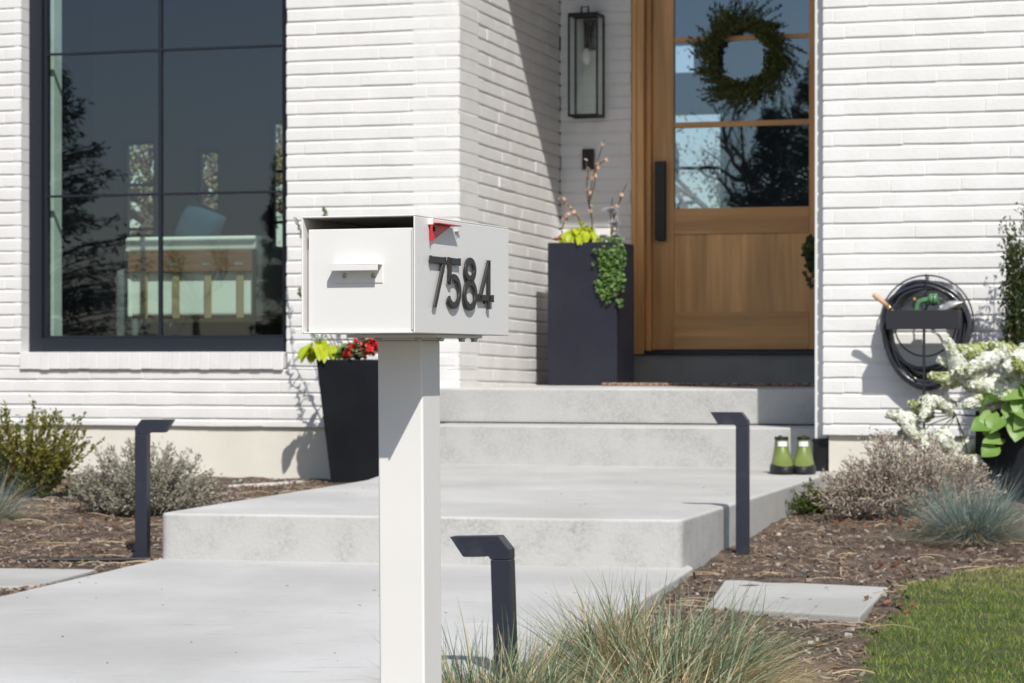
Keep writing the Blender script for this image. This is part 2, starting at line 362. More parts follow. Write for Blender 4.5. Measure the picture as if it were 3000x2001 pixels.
# walkway outlines (world x, y), measured on the photograph's own ground planes
Z_WALK, Z_LAND, Z_STEP, Z_PORCH = -.632, -.484, -.299, -.128
def slab(name, poly, z1, z0, bev, mat_=None, rc=0.05):
    pts = []                     # rounded corners
    n = len(poly)
    for i in range(n):
        p, a, b = Vector(poly[i]), Vector(poly[i-1]), Vector(poly[(i+1) % n])
        r = min(rc, (a-p).length*.4, (b-p).length*.4)
        q0 = p+(a-p).normalized()*r; q1 = p+(b-p).normalized()*r
        for k in range(6):
            t = k/5; pts.append(tuple(q0*(1-t)**2+p*2*t*(1-t)+q1*t*t))
    mb = MB(); mb.prism(pts, z0, z1)
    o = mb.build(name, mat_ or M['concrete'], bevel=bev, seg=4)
    return tag(o, kind="structure")
def w2(u, v): q = W(u, v); return (q.x, q.y)
lw_fl = GP(-120, 1981, Z_WALK); lw_fr = GP(1420, 2040, Z_WALK)
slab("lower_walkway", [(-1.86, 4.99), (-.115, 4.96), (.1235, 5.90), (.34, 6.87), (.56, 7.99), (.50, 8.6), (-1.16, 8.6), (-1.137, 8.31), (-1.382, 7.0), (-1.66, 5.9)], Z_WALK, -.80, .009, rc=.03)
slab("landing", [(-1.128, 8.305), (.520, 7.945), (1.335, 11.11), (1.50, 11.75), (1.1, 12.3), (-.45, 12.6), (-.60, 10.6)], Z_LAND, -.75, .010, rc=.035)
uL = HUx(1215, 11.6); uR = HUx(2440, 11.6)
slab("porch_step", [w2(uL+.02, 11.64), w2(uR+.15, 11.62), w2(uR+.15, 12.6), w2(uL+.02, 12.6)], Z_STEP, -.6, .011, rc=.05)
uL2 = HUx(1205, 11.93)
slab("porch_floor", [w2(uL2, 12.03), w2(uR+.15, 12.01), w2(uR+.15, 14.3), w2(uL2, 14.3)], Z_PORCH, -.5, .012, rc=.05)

jm = MB(); jm.prism([w2(uL2+.03, 12.022), w2(uR+.14, 12.002), w2(uR+.14, 12.02), w2(uL2+.03, 12.04)], Z_STEP+.0005, Z_STEP+.007)  # thin dark strip painted in as the shadow line at the riser's foot
tag(jm.build("step_shadow_joint", mat("dark shadow joint", (.03, .03, .032), rough=.9)), kind="structure")

# ------------------------------------------------------------------ house
U0, V0 = -4.135, 12.32
HOUSE_Z = -.60
hl = W(U0, V0, HOUSE_Z)
house = thing("brick_house", "white painted brick house with dark framed window and recessed oak front door", "house", hl, -A)
OFF = (U0, V0, HOUSE_Z)
def HB(): return MB(OFF)
PITCH = .0677
def courses(mb, a0, a1, plane, z0, z1, phase, along='u', face=-1, slope=0.0, BL=.305, seed=0, ends=(True, True), depth=.10):
    """bricks laid in real relief; along 'u' faces -v, along 'v' faces +u"""
    rd = random.Random(seed)
    k0 = math.floor((z0-phase)/PITCH)-1; k1 = math.ceil((z1-phase)/PITCH)+1
    bed = .0095
    offs = [0, 1/3, 2/3, .5, 1/6, 5/6]
    def put(a, d, z):
        z = z-slope*(a-a0)
        return (a, plane-d, z) if along == 'u' else (plane+d, a, z)
    for k in range(k0, k1):
        zb = phase+k*PITCH+bed/2; zt = zb+PITCH-bed
        if zt < z0+.006 or zb > z1-.006: continue
        zb = max(zb, z0); zt = min(zt, z1)
        off = offs[(k*2+(k//3)) % 6]*BL+rd.uniform(-.006, .006)
        cuts = []; c = a0-((a0*7.77) % BL) - off
        while c < a1+BL: cuts.append(c); c += BL
        cols = []            # (a, recess, dzb, dzt)
        for i in range(len(cuts)-1):
            s0, s1 = max(cuts[i]+.004, a0), min(cuts[i+1]-.004, a1)
            if s1-s0 < .02: continue
            dd = rd.gauss(0, .0007); tl = rd.gauss(0, .0005); b0, b1, t0, t1 = [rd.gauss(0, .0010) for _ in range(4)]
            if s0 <= a0+1e-6: b0 = t0 = 0
            nseg = 5
            for j in range(nseg+1):
                f = j/nseg; a = s0+(s1-s0)*f
                e = .0005 if j in (0, nseg) else 0
                wob = rd.gauss(0, .0004)
                cols.append((a, dd+tl*(f-.5)*2-e, b0+(b1-b0)*f+wob+e*.6, t0+(t1-t0)*f+wob-e*.6))
            if s1 < a1-.01:
                jd = -.0007-rd.random()*.0014
                cols.append((s1+.0018, jd, (b1)+.0006, t1-.0006)); cols.append((s1+.0062, jd, b1+.0006, t1-.0006))
        V = []; 
        for a, d, db, dt in cols:
            B, T = zb+db, zt+dt
            for dz, zz in ((-.0085, B), (d-.0030, B+.0007), (d, B+.0042), (d+.0002, (B+T)/2), (d, T-.0042), (d-.0030, T-.0007), (-.0085, T)):
                V.append(put(a, dz, zz))
        n = len(cols); q = np.arange(n*7).reshape(n, 7)
        Fc = np.stack([q[:-1, :-1], q[1:, :-1], q[1:, 1:], q[:-1, 1:]], -1).reshape(-1, 4)
        mb.add(V, Fc)
        for e, ok in ((0, ends[0]), (n-1, ends[1])):
            if ok:
                row = V[e*7:(e+1)*7]; aa = cols[e][0]
                back = [put(aa, -depth, zb+slope*0), put(aa, -depth, zt)]
                mb.add(list(row)+back[::-1], [tuple(range(9))])
    # mortar and core behind the faces
    e = .0015
    if along == 'u': mb.box(a0+e, a1-e, plane+.0072, plane+depth, z0, z1)
    else: mb.box(plane-depth, plane-.0072, a0+e, a1-e, z0-abs(slope)*(a1-a0)*.5, z1)

PH_L, PH_D, PH_R = 1.5975, 1.5653, 1.5507
D_L, D_D, D_R = 12.32, 14.11, 11.29
ZTOP = 2.9
wu0, wu1 = HUx(62, D_L), HUx(839, D_L)             # window opening
zs_top = HP(450, 1029, D_L)[2]; zs_bot = HP(450, 1082, D_L)[2]
uLeft = HUx(-420, D_L)
zbL = -.336
mb = HB(); courses(mb, uLeft, wu0, D_L, zs_bot, ZTOP, PH_L, seed=1, depth=.30)
courses(mb, wu1, U0, D_L, zs_bot, ZTOP, PH_L, seed=2, depth=.30)
courses(mb, uLeft, U0, D_L, zbL, zs_bot-.001, PH_L, seed=3, depth=.30)
for e, sgn in ((wu0, 1),):                            # brick reveal left of the window
    courses(mb, D_L+.002, D_L+.11, e-.001, zs_top, ZTOP, PH_L, along='v', seed=4, ends=(False, False), depth=.04)
mb.box(wu0-.05, wu1+.05, D_L+.05, D_L+.30, zs_bot+.002, zs_top-.012)
mb.build("wall", M['brick'], house)
mb = HB(); courses(mb, D_L+.001, D_D, U0, -.16, 3.2, PH_L, along='v', slope=.0181, seed=5, depth=.25, ends=(False, False))
mb.build("wall", M['brick'], house)
uDL = HUx(1849, D_D)
mb = HB(); courses(mb, U0, uDL, D_D, -.16, 3.2, PH_D, seed=6, depth=.25); mb.build("wall", M['brick'], house)
uR0 = HUx(2411, D_R); uR1 = uR0+3.2
mb = HB(); courses(mb, uR0, uR1, D_R, -.324, 4.8, PH_R, seed=8, depth=.32); mb.build("wall", M['brick'], house)
# rowlock sill
mb = HB()
su0, su1 = HUx(57, D_L-.018), HUx(831, D_L-.018); rd = random.Random(5)
a = su0
while a < su1-.02:
    b_ = min(a+.0565+rd.uniform(-.006, .008), su1); jz = rd.gauss(0, .0015); jd = rd.gauss(0, .0015)
    mb.box(a+.0012, b_-.0012, D_L-.020-jd, D_L+.09, zs_bot+jz, zs_top-.004)
    a = b_
mb.box(su0+.004, su1-.004, D_L-.0165, D_L+.088, zs_bot+.006, zs_top-.007)
mb.build("window_sill", M['brick'], house, bevel=.003)
# foundations
mb = HB(); mb.box(uLeft, U0-.01, D_L+.022, D_L+.25, -.85, zbL-.001)
mb.box(U0-.3, U0-.012, D_L+.26, D_D+.1, -.85, -.17)
mb.build("foundation", M['parge'], house)
mb = HB(); mb.box(uR0+.022, uR1, D_R+.024, D_R+.32, -.85, -.325); mb.build("foundation", M['parge'], house)
# trim board at the edge of the recess
mb = HB(); t0_, t1_ = HUx(2388, D_R+.07), HUx(2413, D_R+.07)
mb.box(t0_, t1_+.02, D_R+.06, D_R+.10, HP(2400, 1289, D_R+.06)[2], 4.8); mb.build("trim_board", M['whiteplain'], house, bevel=.003)
mb = HB(); mb.box(t0_+.12, t1_+.4, D_R+.325, D_D+.1, -.6, 4.8); mb.build("return_wall", M['brick'], house)
# black drain box below the trim
q = W((t0_+t1_)/2+.01, D_R+.10, Z_LAND)
dr = MB(); dr.box(-.036, .045, -.05, .06, 0, .142); dr.box(-.04, .049, -.054, .064, .128, .146)
tag(dr.build("drain_box", M['black'], loc=q, rot=(0, 0, -A), bevel=.004), "black drain box at the foot of the right wall behind the green boots", "drain box")

# big window
VW = D_L+.086
win = HB(); gx0, gx1 = HUx(123, VW+.03), HUx(814, VW+.03)
zg0 = HP(450, 985, VW+.03)[2]; zf0 = zs_top-.004
fu0, fu1 = wu0+.0005, wu1-.0005; ZWT = 2.6
win.prism([(fu0, zf0), (fu1, zf0), (fu1, ZWT), (fu0, ZWT)], 0, .001, M=Matrix(((1,0,0,0),(0,0,1,VW+.12),(0,1,0,0),(0,0,0,1)))) if False else None
def frame_bar(mb, x0, x1, z0, z1, y0, y1): mb.box(x0, x1, y0, y1, z0, z1)
fw = .072
frame_bar(win, fu0, fu0+fw, zf0, ZWT, VW, VW+.075); frame_bar(win, fu1-.052, fu1, zf0, ZWT, VW, VW+.075)
frame_bar(win, fu0+fw, fu1-.052, zf0, zg0-.010, VW, VW+.0745); frame_bar(win, fu0+fw, fu1-.052, ZWT-.08, ZWT, VW, VW+.0745)
# stepped inner bead
frame_bar(win, fu0+fw, fu0+fw+.018, zg0-.010, ZWT-.08, VW+.028, VW+.075); frame_bar(win, fu1-.052-.018, fu1-.052, zg0-.010, ZWT-.08, VW+.028, VW+.075)
frame_bar(win, fu0+fw+.018, fu1-.07, zg0-.010, zg0+.004, VW+.028, VW+.0748)
wobj = win.build("window", M['frame'], house, bevel=.0025)
mt = HB()
mu_ = HUx(470, VW+.04); mw = .0085
mt.box(mu_-mw, mu_+mw, VW+.03, VW+.058, zg0, ZWT-.08)
for yy in (147, 569):
    z = HP(470, yy, VW+.04)[2]
    mt.box(gx0-.01, mu_-mw-.0005, VW+.032, VW+.056, z-.0062, z+.0062); mt.box(mu_+mw+.0005, gx1+.01, VW+.032, VW+.056, z-.0062, z+.0062)
mt.build("muntin", M['frame'], wobj, bevel=.0015)
mt = HB(); mt.box(fu0+fw+.003, fu1-.055, VW+.042, VW+.0425, zg0-.006, ZWT-.07)
# single sheet pane
mt = HB(); mt.add([(fu0+fw, VW+.045, zg0-.008), (fu1-.052, VW+.045, zg0-.008), (fu1-.052, VW+.045, ZWT-.08), (fu0+fw, VW+.045, ZWT-.08)], [(0, 1, 2, 3)])
mt.build("pane", M['glass'], wobj)
# plaster jamb lit by the sun on the left inside, with its low cover box
mb = HB(); ju = fu0+fw+.012
mb.box(ju-.05, ju, VW+.12, VW+.215, zg0-.05, 2.6); mb.box(ju-.04, ju+.010, VW+.10, VW+.20, zg0-.05, HP(140, 930, VW+.15)[2])
mb.build("window_jamb", M['drywall'], house, bevel=.003)

# interior shell: floor, ceiling, side walls, far wall with openings
IV0, IV1 = 12.66, 19.0; IU0, IU1 = -9.5, 1.0; IZ0, IZ1 = .03, 3.4
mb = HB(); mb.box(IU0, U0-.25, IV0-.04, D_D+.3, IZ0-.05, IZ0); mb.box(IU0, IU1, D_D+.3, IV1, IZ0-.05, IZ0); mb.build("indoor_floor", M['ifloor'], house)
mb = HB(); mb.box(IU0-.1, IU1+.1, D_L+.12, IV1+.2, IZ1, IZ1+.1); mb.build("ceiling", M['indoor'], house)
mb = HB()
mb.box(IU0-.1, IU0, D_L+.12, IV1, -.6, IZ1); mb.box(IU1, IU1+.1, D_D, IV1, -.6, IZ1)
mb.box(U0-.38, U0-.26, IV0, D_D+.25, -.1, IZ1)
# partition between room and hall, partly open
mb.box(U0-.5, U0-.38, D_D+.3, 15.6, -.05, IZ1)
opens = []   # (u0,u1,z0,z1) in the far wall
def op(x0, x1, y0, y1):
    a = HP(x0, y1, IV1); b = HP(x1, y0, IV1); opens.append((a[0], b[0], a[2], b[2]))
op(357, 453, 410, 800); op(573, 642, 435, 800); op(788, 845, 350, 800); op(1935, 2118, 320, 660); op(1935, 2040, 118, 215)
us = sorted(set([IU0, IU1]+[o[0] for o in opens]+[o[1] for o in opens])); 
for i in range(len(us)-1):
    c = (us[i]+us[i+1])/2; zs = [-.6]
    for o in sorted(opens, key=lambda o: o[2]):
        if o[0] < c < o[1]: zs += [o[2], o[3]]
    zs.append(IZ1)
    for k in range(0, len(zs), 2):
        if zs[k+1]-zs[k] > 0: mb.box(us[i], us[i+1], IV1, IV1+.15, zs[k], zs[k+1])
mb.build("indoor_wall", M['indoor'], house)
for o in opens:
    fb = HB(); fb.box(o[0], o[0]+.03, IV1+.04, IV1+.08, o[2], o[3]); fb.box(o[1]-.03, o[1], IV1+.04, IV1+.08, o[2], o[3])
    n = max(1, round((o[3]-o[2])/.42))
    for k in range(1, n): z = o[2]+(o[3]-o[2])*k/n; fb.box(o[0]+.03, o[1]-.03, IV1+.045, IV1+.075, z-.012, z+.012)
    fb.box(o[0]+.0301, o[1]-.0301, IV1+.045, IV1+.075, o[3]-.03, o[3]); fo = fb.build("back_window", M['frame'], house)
# porch roof, which throws the slanted shade on the recess walls
mb = HB(); mb.box(U0+.002, uR0+.001, 11.21, D_D+.3, 3.62+.52, 3.62+.80); 
mb.build("porch_roof", M['woodh'], house)
mb = HB(); mb.box(U0-.3, U0+.0, D_L+.001, D_D+.3, 3.201, 4.6); mb.box(U0+.001, uR0+.6, D_D, D_D+.25, 3.35, 4.6); mb.build("upper_wall", M['whiteplain'], house)

# front door in its oak frame
mb = HB()
jf = D_D-.035; fx0, fx1 = HUx(1850, jf), HUx(1886, jf)
fz0 = HP(1870, 1038, jf)[2]
mb.box(fx0, fx1, jf, D_D+.10, fz0, 2.9); mb.box(fx0+.006, fx0+.03, jf-.008, jf+.02, fz0, 2.9)
ix1 = HUx(1909, D_D+.03); mb.box(fx1+.0005, ix1, D_D+.012, D_D+.12, fz0, 2.9)
rx0 = HUx(2392, jf)
mb.box(rx0-.0, rx0+.09, jf, D_D+.10, fz0, 2.9)
mb.build("door_frame", M['woodv'], house, bevel=.004)
VD = D_D+.05
dx0, dx1 = HUx(1912, VD), HUx(2390, VD)
gx0, gx1 = HUx(1974, VD), HUx(2370, VD)
zy = lambda y: HP(2150, y, VD)[2]
dz0 = zy(1024); DT = .045
mb = HB()                                             # stiles: the door's own mesh
mb.box(dx0, gx0, VD, VD+DT, dz0, 2.75); mb.box(gx1, dx1+.05, VD, VD+DT, dz0, 2.75)
door = mb.build("door", M['woodv'], house, bevel=.002)
mb = HB()
for y0, y1 in ((118, 104), (370, 354), (684, 608), (1024, 914)):
    mb = HB(); mb.box(gx0+.0004, gx1-.0004, VD+(.0045 if y0-y1 < 30 else .0006), VD+DT-.002, zy(y0)+(.0005 if y0 == 1024 else 0), zy(y1))
    mb.build("rail", M['woodh'], door, bevel=.0018)
mb = HB(); mb.box(gx0+.0004, gx1-.0004, VD+.0006, VD+DT-.002, 2.55, 2.75)
mb.build("rail", M['woodh'], door, bevel=.0018)
mb = HB(); nb = 5; ws = [0, .13, .27, .50, .74, 1]     # staves of the lower panel
for i in range(nb):
    a, b_ = gx0+(gx1-gx0)*ws[i], gx0+(gx1-gx0)*ws[i+1]
    mb.box(a+.0003, b_-.0003, VD+.013+(.0004 if i % 2 else 0), VD+.033, zy(914)-.002, zy(684)+.002)
pn = mb.build("door_panel", wood_mat("oak panel staves", 'z', (.80, .45, .18), (.62, .325, .12)), door)
for y0, y1 in ((608, 370), (354, 118), (104, -900)):
    z0, z1 = zy(y0), min(zy(y1), 2.55)
    g_ = HB(); g_.add([(gx0, VD+.018, z0), (gx1, VD+.018, z0), (gx1, VD+.018, z1), (gx0, VD+.018, z1)], [(0, 1, 2, 3)])
    g_.build("pane", M['doorglass'], door)
# pull handle
mb = HB(); hx0, hx1 = HUx(1919, VD-.04), HUx(1949, VD-.04); hz0, hz1 = HP(1935, 704, VD-.04)[2], HP(1935, 473, VD-.04)[2]
mb.box(hx0+.004, hx1-.004, VD-.006, VD-.0005, hz0-.004, hz1+.004)
mb.box(hx0, hx1, VD-.050, VD-.038, hz0, hz1)
mb.box(hx0+.012, hx1-.012, VD-.0385, VD-.005, hz0+.03, hz0+.055); mb.box(hx0+.012, hx1-.012, VD-.0385, VD-.005, hz1-.055, hz1-.03)
mb.build("handle", M['black'], door, bevel=.002)
mb = HB(); mb.box(fx1-.01, rx0+.05, D_D-.03, D_D+.12, HP(2100, 1040, D_D-.03)[2], zy(1027)); mb.build("threshold", M['black'], house, bevel=.002)
mb = HB(); mb.box(fx0-.004, rx0+.2, D_D-.012, D_D+.20, Z_PORCH-.02, HP(2100, 1040, D_D-.012)[2]-.0005); mb.build("door_riser", M['greyriser'], house)
mb = HB(); mb.box(dx0-.1, uR0+.9, D_D+.13, D_D+.25, 2.75, 3.4); mb.box(rx0+.09, uR0+.9, D_D, D_D+.25, -.2, 3.35)
mb.build("wall", M['whiteplain'], house)
# grey drain pipe or ledge board at foot of left wall
mb = MB(); a = GP(575, 1436, -.612); b = GP(890, 1417, -.60); d = (b-a).normalized(); n = Vector((-d.y, d.x, 0))
mb.add([tuple(v) for v in (a, b, b+n*.02, a+n*.02)]+[tuple(v+Vector((0, 0, .014))) for v in (a, b, b+n*.02, a+n*.02)],
       [(3,2,1,0),(4,5,6,7),(0,1,5,4),(1,2,6,5),(2,3,7,6),(3,0,4,7)])
tag(mb.build("edging_strip", M['whiteplain']), "thin pale strip lying on the soil along the left foundation", "strip")

# ------------------------------------------------------------------ lantern, doorbell, mat
def local_box(x0, x1, y0, y1, z0, z1): return x0, x1, y0, y1, z0, z1
lanV = D_D-.165
lx0, lx1 = HUx(1663, lanV), HUx(1751, lanV); lzb, lzt = HP(1707, 340, lanV)[2], HP(1707, 38, lanV)[2]
LO = W((lx0+lx1)/2, D_D-.09, lzb); lan = thing("wall_lantern", "tall black box lantern with clear glass on the brick beside the door", "wall lantern", LO, -A)
hw, hd, hh = (lx1-lx0)/2, .074, lzt-lzb; b = .0055
mb = MB()
for sx in (-1, 1):
    for sy in (-1, 1): mb.box(sx*hw-(b if sx > 0 else 0)*2, sx*hw+(b if sx < 0 else 0)*2, sy*hd-(b if sy > 0 else 0)*2, sy*hd+(b if sy < 0 else 0)*2, 0, hh)
for z in (0, hh-.013):
    for sy in (-1, 1): mb.box(-hw+2*b, hw-2*b, sy*hd-(2*b if sy > 0 else 0), sy*hd+(2*b if sy < 0 else 0), z, z+.013)
    for sx in (-1, 1): mb.box(sx*hw-(2*b if sx > 0 else 0), sx*hw+(2*b if sx < 0 else 0), -hd+2*b, hd-2*b, z, z+.013)
mb.box(-hw+.002, hw-.002, -hd+.002, hd-.002, hh, hh+.004)
mb.build("frame", M['black'], lan, bevel=.0012)
mb = MB(); mb.box(-.03, .03, hd-.004, .0895, hh-.19, hh-.02); mb.box(-.018, .018, .0, hd, hh-.055, hh-.025); mb.build("back_plate", M['black'], lan, bevel=.002)
mb = MB(); mb.tube([(-.028, 0, hh+.003), (-.028, 0, hh+.045), (.012, 0, hh+.045), (.012, 0, hh+.003)], .006, 6); mb.build("hanger", M['black'], lan)
mb = MB(); mb.lathe([(.012, hh-.19), (.014, hh-.13), (.014, hh-.05)], k=12); mb.build("socket", M['black'], lan, smooth=True)
mb = MB(); mb.lathe([(.004, hh-.285), (.02, hh-.275), (.030, hh-.25), (.027, hh-.225), (.014, hh-.2), (.0115, hh-.19)], k=16); mb.build("bulb", M['bulb'], lan, smooth=True)
mb = MB(); e = hw-b; f_ = hd-b
for P4 in (((-e, -f_), (e, -f_)), ((-e, f_), (e, f_)), ((-e, -f_), (-e, f_)), ((e, -f_), (e, f_))):
    (a0, b0), (a1, b1) = P4; mb.add([(a0, b0, .013), (a1, b1, .013), (a1, b1, hh-.013), (a0, b0, hh-.013)], [(0, 1, 2, 3)])
mb.build("glass_panel", M['clear'], lan)

bu0, bu1 = HUx(1708, D_D), HUx(1742, D_D); bz0, bz1 = HP(1725, 497, D_D)[2], HP(1725, 437, D_D)[2]
db = thing("doorbell", "small dark rectangular doorbell on the brick below the lantern", "doorbell", W((bu0+bu1)/2, D_D, bz0), -A)
mb = MB(); h_ = (bu1-bu0)/2; mb.box(-h_, h_, -.022, -.0005, 0, bz1-bz0); mb.build("cover_plate", M['black'], db, bevel=.003)
mb = MB(); mb.box(-h_*.5, h_*.5, -.027, -.0225, (bz1-bz0)*.3, (bz1-bz0)*.85); mb.build("button", M['rubber'], db, bevel=.0015)

mb = MB(); mu0, mu1 = HUx(1800, 13.5), HUx(2440, 13.5); mw_ = (mu1-mu0)/2
for i in range(7): mb.box(-mw_, mw_, -.24+i*.068, -.24+i*.068+.062, 0, .009)
n = 70
for i in range(n): mb.tube([(-mw_+2*mw_*(i+.1)/n, -.252, .009), (-mw_+2*mw_*(i+.5)/n, -.259, .011), (-mw_+2*mw_*(i+.9)/n, -.252, .009)], .0072, 5)
tag(mb.build("doormat", M['jute'], loc=W((mu0+mu1)/2, 13.5, Z_PORCH+.0005), rot=(0, 0, -A)), "woven brown and cream doormat on the porch in front of the door", "doormat")

# ------------------------------------------------------------------ mailbox
B = R(20); CB, SB = math.cos(B), math.sin(B)
fr = Vector((-.1395, 3.72, 0)); Wd, Ld, Hb = .1786, .393, .1705; BZ = .0412; K8 = .8  # mailbox scaled down about the camera so its shadow falls out of frame
post_c = fr+Vector((-CB, SB, 0))*(Wd/2)+Vector((SB, CB, 0))*(.196)
gz = ghs(post_c.x, post_c.y)-.03
mail = thing("mailbox", "white modern box mailbox with number 7584 on a square white post", "mailbox", (post_c.x, post_c.y, gz), -B)
# local frame: x right, y away from the door, box front at y=-.2203
x0, x1, yf, yb = -Wd/2, Wd/2, -.196, Ld-.196
zb, zt = BZ-gz, BZ+Hb-gz
T = .0024
mb = MB()
mb.box(x0, x1, yf, yb, zt-T, zt); mb.box(x0, x0+T, yf, yb, zb, zt-T); mb.box(x1-T, x1, yf, yb, zb, zt-T)
mb.box(x0+T, x1-T, yf+.0032, yb, zb, zb+T); mb.box(x0+T, x1-T, yb-T, yb, zb+T, zt-T)
mb.build("body", M['white'], mail, bevel=.00144)
mb = MB(); mb.box(x0+T+.0008, x0+T+.0064, yf+.016, yf+.21, zb+.0048, zt-.048); mb.box(x1-T-.0048, x1-T-.0008, yf+.0048, yf+.048, zb+.0048, zt-.0192)
mb.build("liner", M['postmetal'], mail, bevel=.0008)
DY = yf+.008
mb = MB(); mb.box(x0+.008, x1-T-.00064, DY, DY+.0048, zb+.0008, zt-.0188); mb.box(x0+.0084, x1-T-.0008, DY+.0044, DY+.024, zb+.0024, zb+.0048)
door2 = mb.build("door", M['white'], mail, bevel=.002, seg=3)
def facept(x, y, nvec, pt):      # photo pixel -> point on a plane
    r = Vector(((x-1500)/F, 1, (HZ-y)/F)); t = (pt.dot(nvec))/(r.dot(nvec)); return r*t
def mloc(p):                      # world -> mailbox local
    d = p-Vector((post_c.x, post_c.y, gz)); return Vector((d.x*CB-d.y*SB, d.x*SB+d.y*CB, d.z))
mworld = lambda x, y, z: Vector((post_c.x+x*CB+y*SB, post_c.y-x*SB+y*CB, gz+z))
nf = Vector((-SB, -CB, 0)); ns = Vector((CB, -SB, 0))
zoomx = lambda x: 800+x/2.939; zoomy = lambda y: 550+y/2.939
def FD(x, y, d=0): return mloc(facept(zoomx(x), zoomy(y), nf, mworld(0, DY-d, 0)))
def SD(x, y, d=0): return mloc(facept(zoomx(x), zoomy(y), ns, mworld(x1+d, 0, 0)))
a = FD(532, 823, .0016); b = FD(943, 662, .0016)
mb = MB(); hz_top = FD(943, 655, .0016).z
hp_y = .0204
mb.box(a.x, b.x, DY-.0016, DY, a.z, hz_top); mb.box(a.x, b.x, DY-hp_y, DY-.0016, hz_top-.0016, hz_top); mb.box(a.x, b.x, DY-hp_y, DY-hp_y+.0016, hz_top-.01, hz_top-.0016)
hnd = mb.build("handle", M['white'], mail, bevel=.00064)
for xx in (612, 860):
    c = FD(xx, 757, .0024)
    mb = MB(); mb.lathe([(.0036, 0), (.00344, .0012), (.0024, .00208), (.0012, .00224)], c=(0, 0, 0), k=14, M=Matrix.Rotation(R(90), 4, 'X'))
    mb.box(-.00176, .00176, -.00248, -.00192, -.0004, .0004)
    mb.build("screw", M['steel'], hnd, loc=(c.x, DY-.0016, c.z))
# numerals standing off the side
dg_off, dg_t = .0030, .0033
def stroke(mb, pts, wd, closed=False):
    """ribbon of constant width in the side plane (s along y, z up), extruded outwards"""
    n = len(pts); L_ = []; R_ = []
    P2 = [Vector(p) for p in pts]
    for i in range(n):
        if closed: a, b = P2[i-1], P2[(i+1) % n]; d1 = (P2[i]-a).normalized(); d2 = (b-P2[i]).normalized()
        else:
            d1 = (P2[i]-P2[i-1]).normalized() if i else (P2[1]-P2[0]).normalized()
            d2 = (P2[i+1]-P2[i]).normalized() if i < n-1 else d1
        t = (d1+d2).normalized(); nn = Vector((-t.y, t.x)); c = max(.5, nn.dot(Vector((-d1.y, d1.x))))
        L_.append(P2[i]+nn*wd/2/c); R_.append(P2[i]-nn*wd/2/c)
    X0, X1 = x1+dg_off, x1+dg_off+dg_t
    V = []
    for l, r in zip(L_, R_): V += [(X0, l.x, l.y), (X1, l.x, l.y), (X1, r.x, r.y), (X0, r.x, r.y)]
    Fc = []
    for i in range(n if closed else n-1):
        a, b = 4*i, 4*((i+1) % n)
        for k in range(4): Fc.append((a+k, a+(k+1) % 4, b+(k+1) % 4, b+k))
    if not closed: Fc += [(0, 1, 2, 3), (4*n-1, 4*n-2, 4*n-3, 4*n-4)]
    mb.add(V, Fc)
def S2(x, y): p = SD(x, y, dg_off+dg_t); return Vector((p.y, p.z))
wn = .01
def digit(ch, build):
    mb = MB(); build(mb)
    c = [v for v in mb.V]
    allv = np.concatenate(c); m = allv.mean(0)
    mb.box(x1, x1+dg_off, m[1]-.0024, m[1]+.0024, allv[:, 2].min()+.008, allv[:, 2].min()+.0128) if ch in '84' else mb.box(x1, x1+dg_off, allv[:, 1].min()+.0096, allv[:, 1].min()+.0136, allv[:, 2].max()-.0072, allv[:, 2].max()-.0032)
    o = mb.build("numeral", M['digit'], mail, bevel=.00072); tag(o, "black metal numeral "+ch)
def arc(cx, cy, rx, ry, a0, a1, n=28): return [(cx+rx*math.cos(R(a0+(a1-a0)*i/n)), cy+ry*math.sin(R(a0+(a1-a0)*i/n))) for i in range(n+1)]
h = wn/2
s7a, s7b = S2(1366, 587), S2(1490, 587); z7b = S2(1400, 1030).y; x7 = S2(1400, 1030).x
def d7(mb):
    stroke(mb, [(s7a.x, s7a.y-h), (s7b.x-.0004, s7a.y-h)], wn)
    mb_pts = [(s7b.x-.00496, s7a.y-.00048), (s7b.x-.00496-.0, s7a.y-wn*.9), (x7, z7b)]
    X0, X1 = x1+dg_off, x1+dg_off+dg_t-.00024
    poly = [(s7b.x, s7a.y-.00032), (s7b.x, s7a.y-wn), (x7+.00576, z7b), (x7-.00576, z7b), (s7b.x-.012, s7a.y-wn), (s7b.x-.0112, s7a.y-.00032)]
    n = len(poly); V = [(X0, p[0], p[1]) for p in poly]+[(X1, p[0], p[1]) for p in poly]
    mb.add(V, [tuple(range(n)), tuple(range(n, 2*n))[::-1]]+[(i, n+i, n+(i+1) % n, (i+1) % n) for i in range(n)])
digit('7', d7)
def d5(mb):
    tl, tr_ = S2(1520, 601), S2(1614, 606); zl = S2(1515, 822).y; cb = S2(1560, 1043).y
    stroke(mb, [(tl.x, tl.y-h), (tr_.x, tl.y-h)], wn)
    stroke(mb, [(tl.x+.00496, tl.y-.00048), (tl.x+.00496, zl)], wn*.98)
    rx_ = (S2(1625, 900).x-S2(1502, 900).x)/2; cx = S2(1625, 900).x-rx_; top = S2(1560, 742).y; ry_ = (top-cb)/2; cy = (top+cb)/2
    stroke(mb, [(tl.x+.0064, zl+.0032)]+arc(cx, cy, rx_-h, ry_-h, 132, -150, 36), wn)
digit('5', d5)
def d8(mb):
    l, r = S2(1647, 900).x, S2(1762, 900).x; cx = (l+r)/2; t_, b_ = S2(1697, 614).y, S2(1697, 1043).y
    mid = b_+(t_-b_)*.565
    rx_ = (r-l)/2; stroke(mb, arc(cx, (mid+b_)/2, rx_-h, (mid-b_)/2-h+.0024, 0, 360*35/36, 35), wn, True)
    stroke(mb, arc(cx, (t_+mid)/2, rx_*.84-h, (t_-mid)/2-h+.0024, 0, 360*35/36, 35), wn, True)
digit('8', d8)
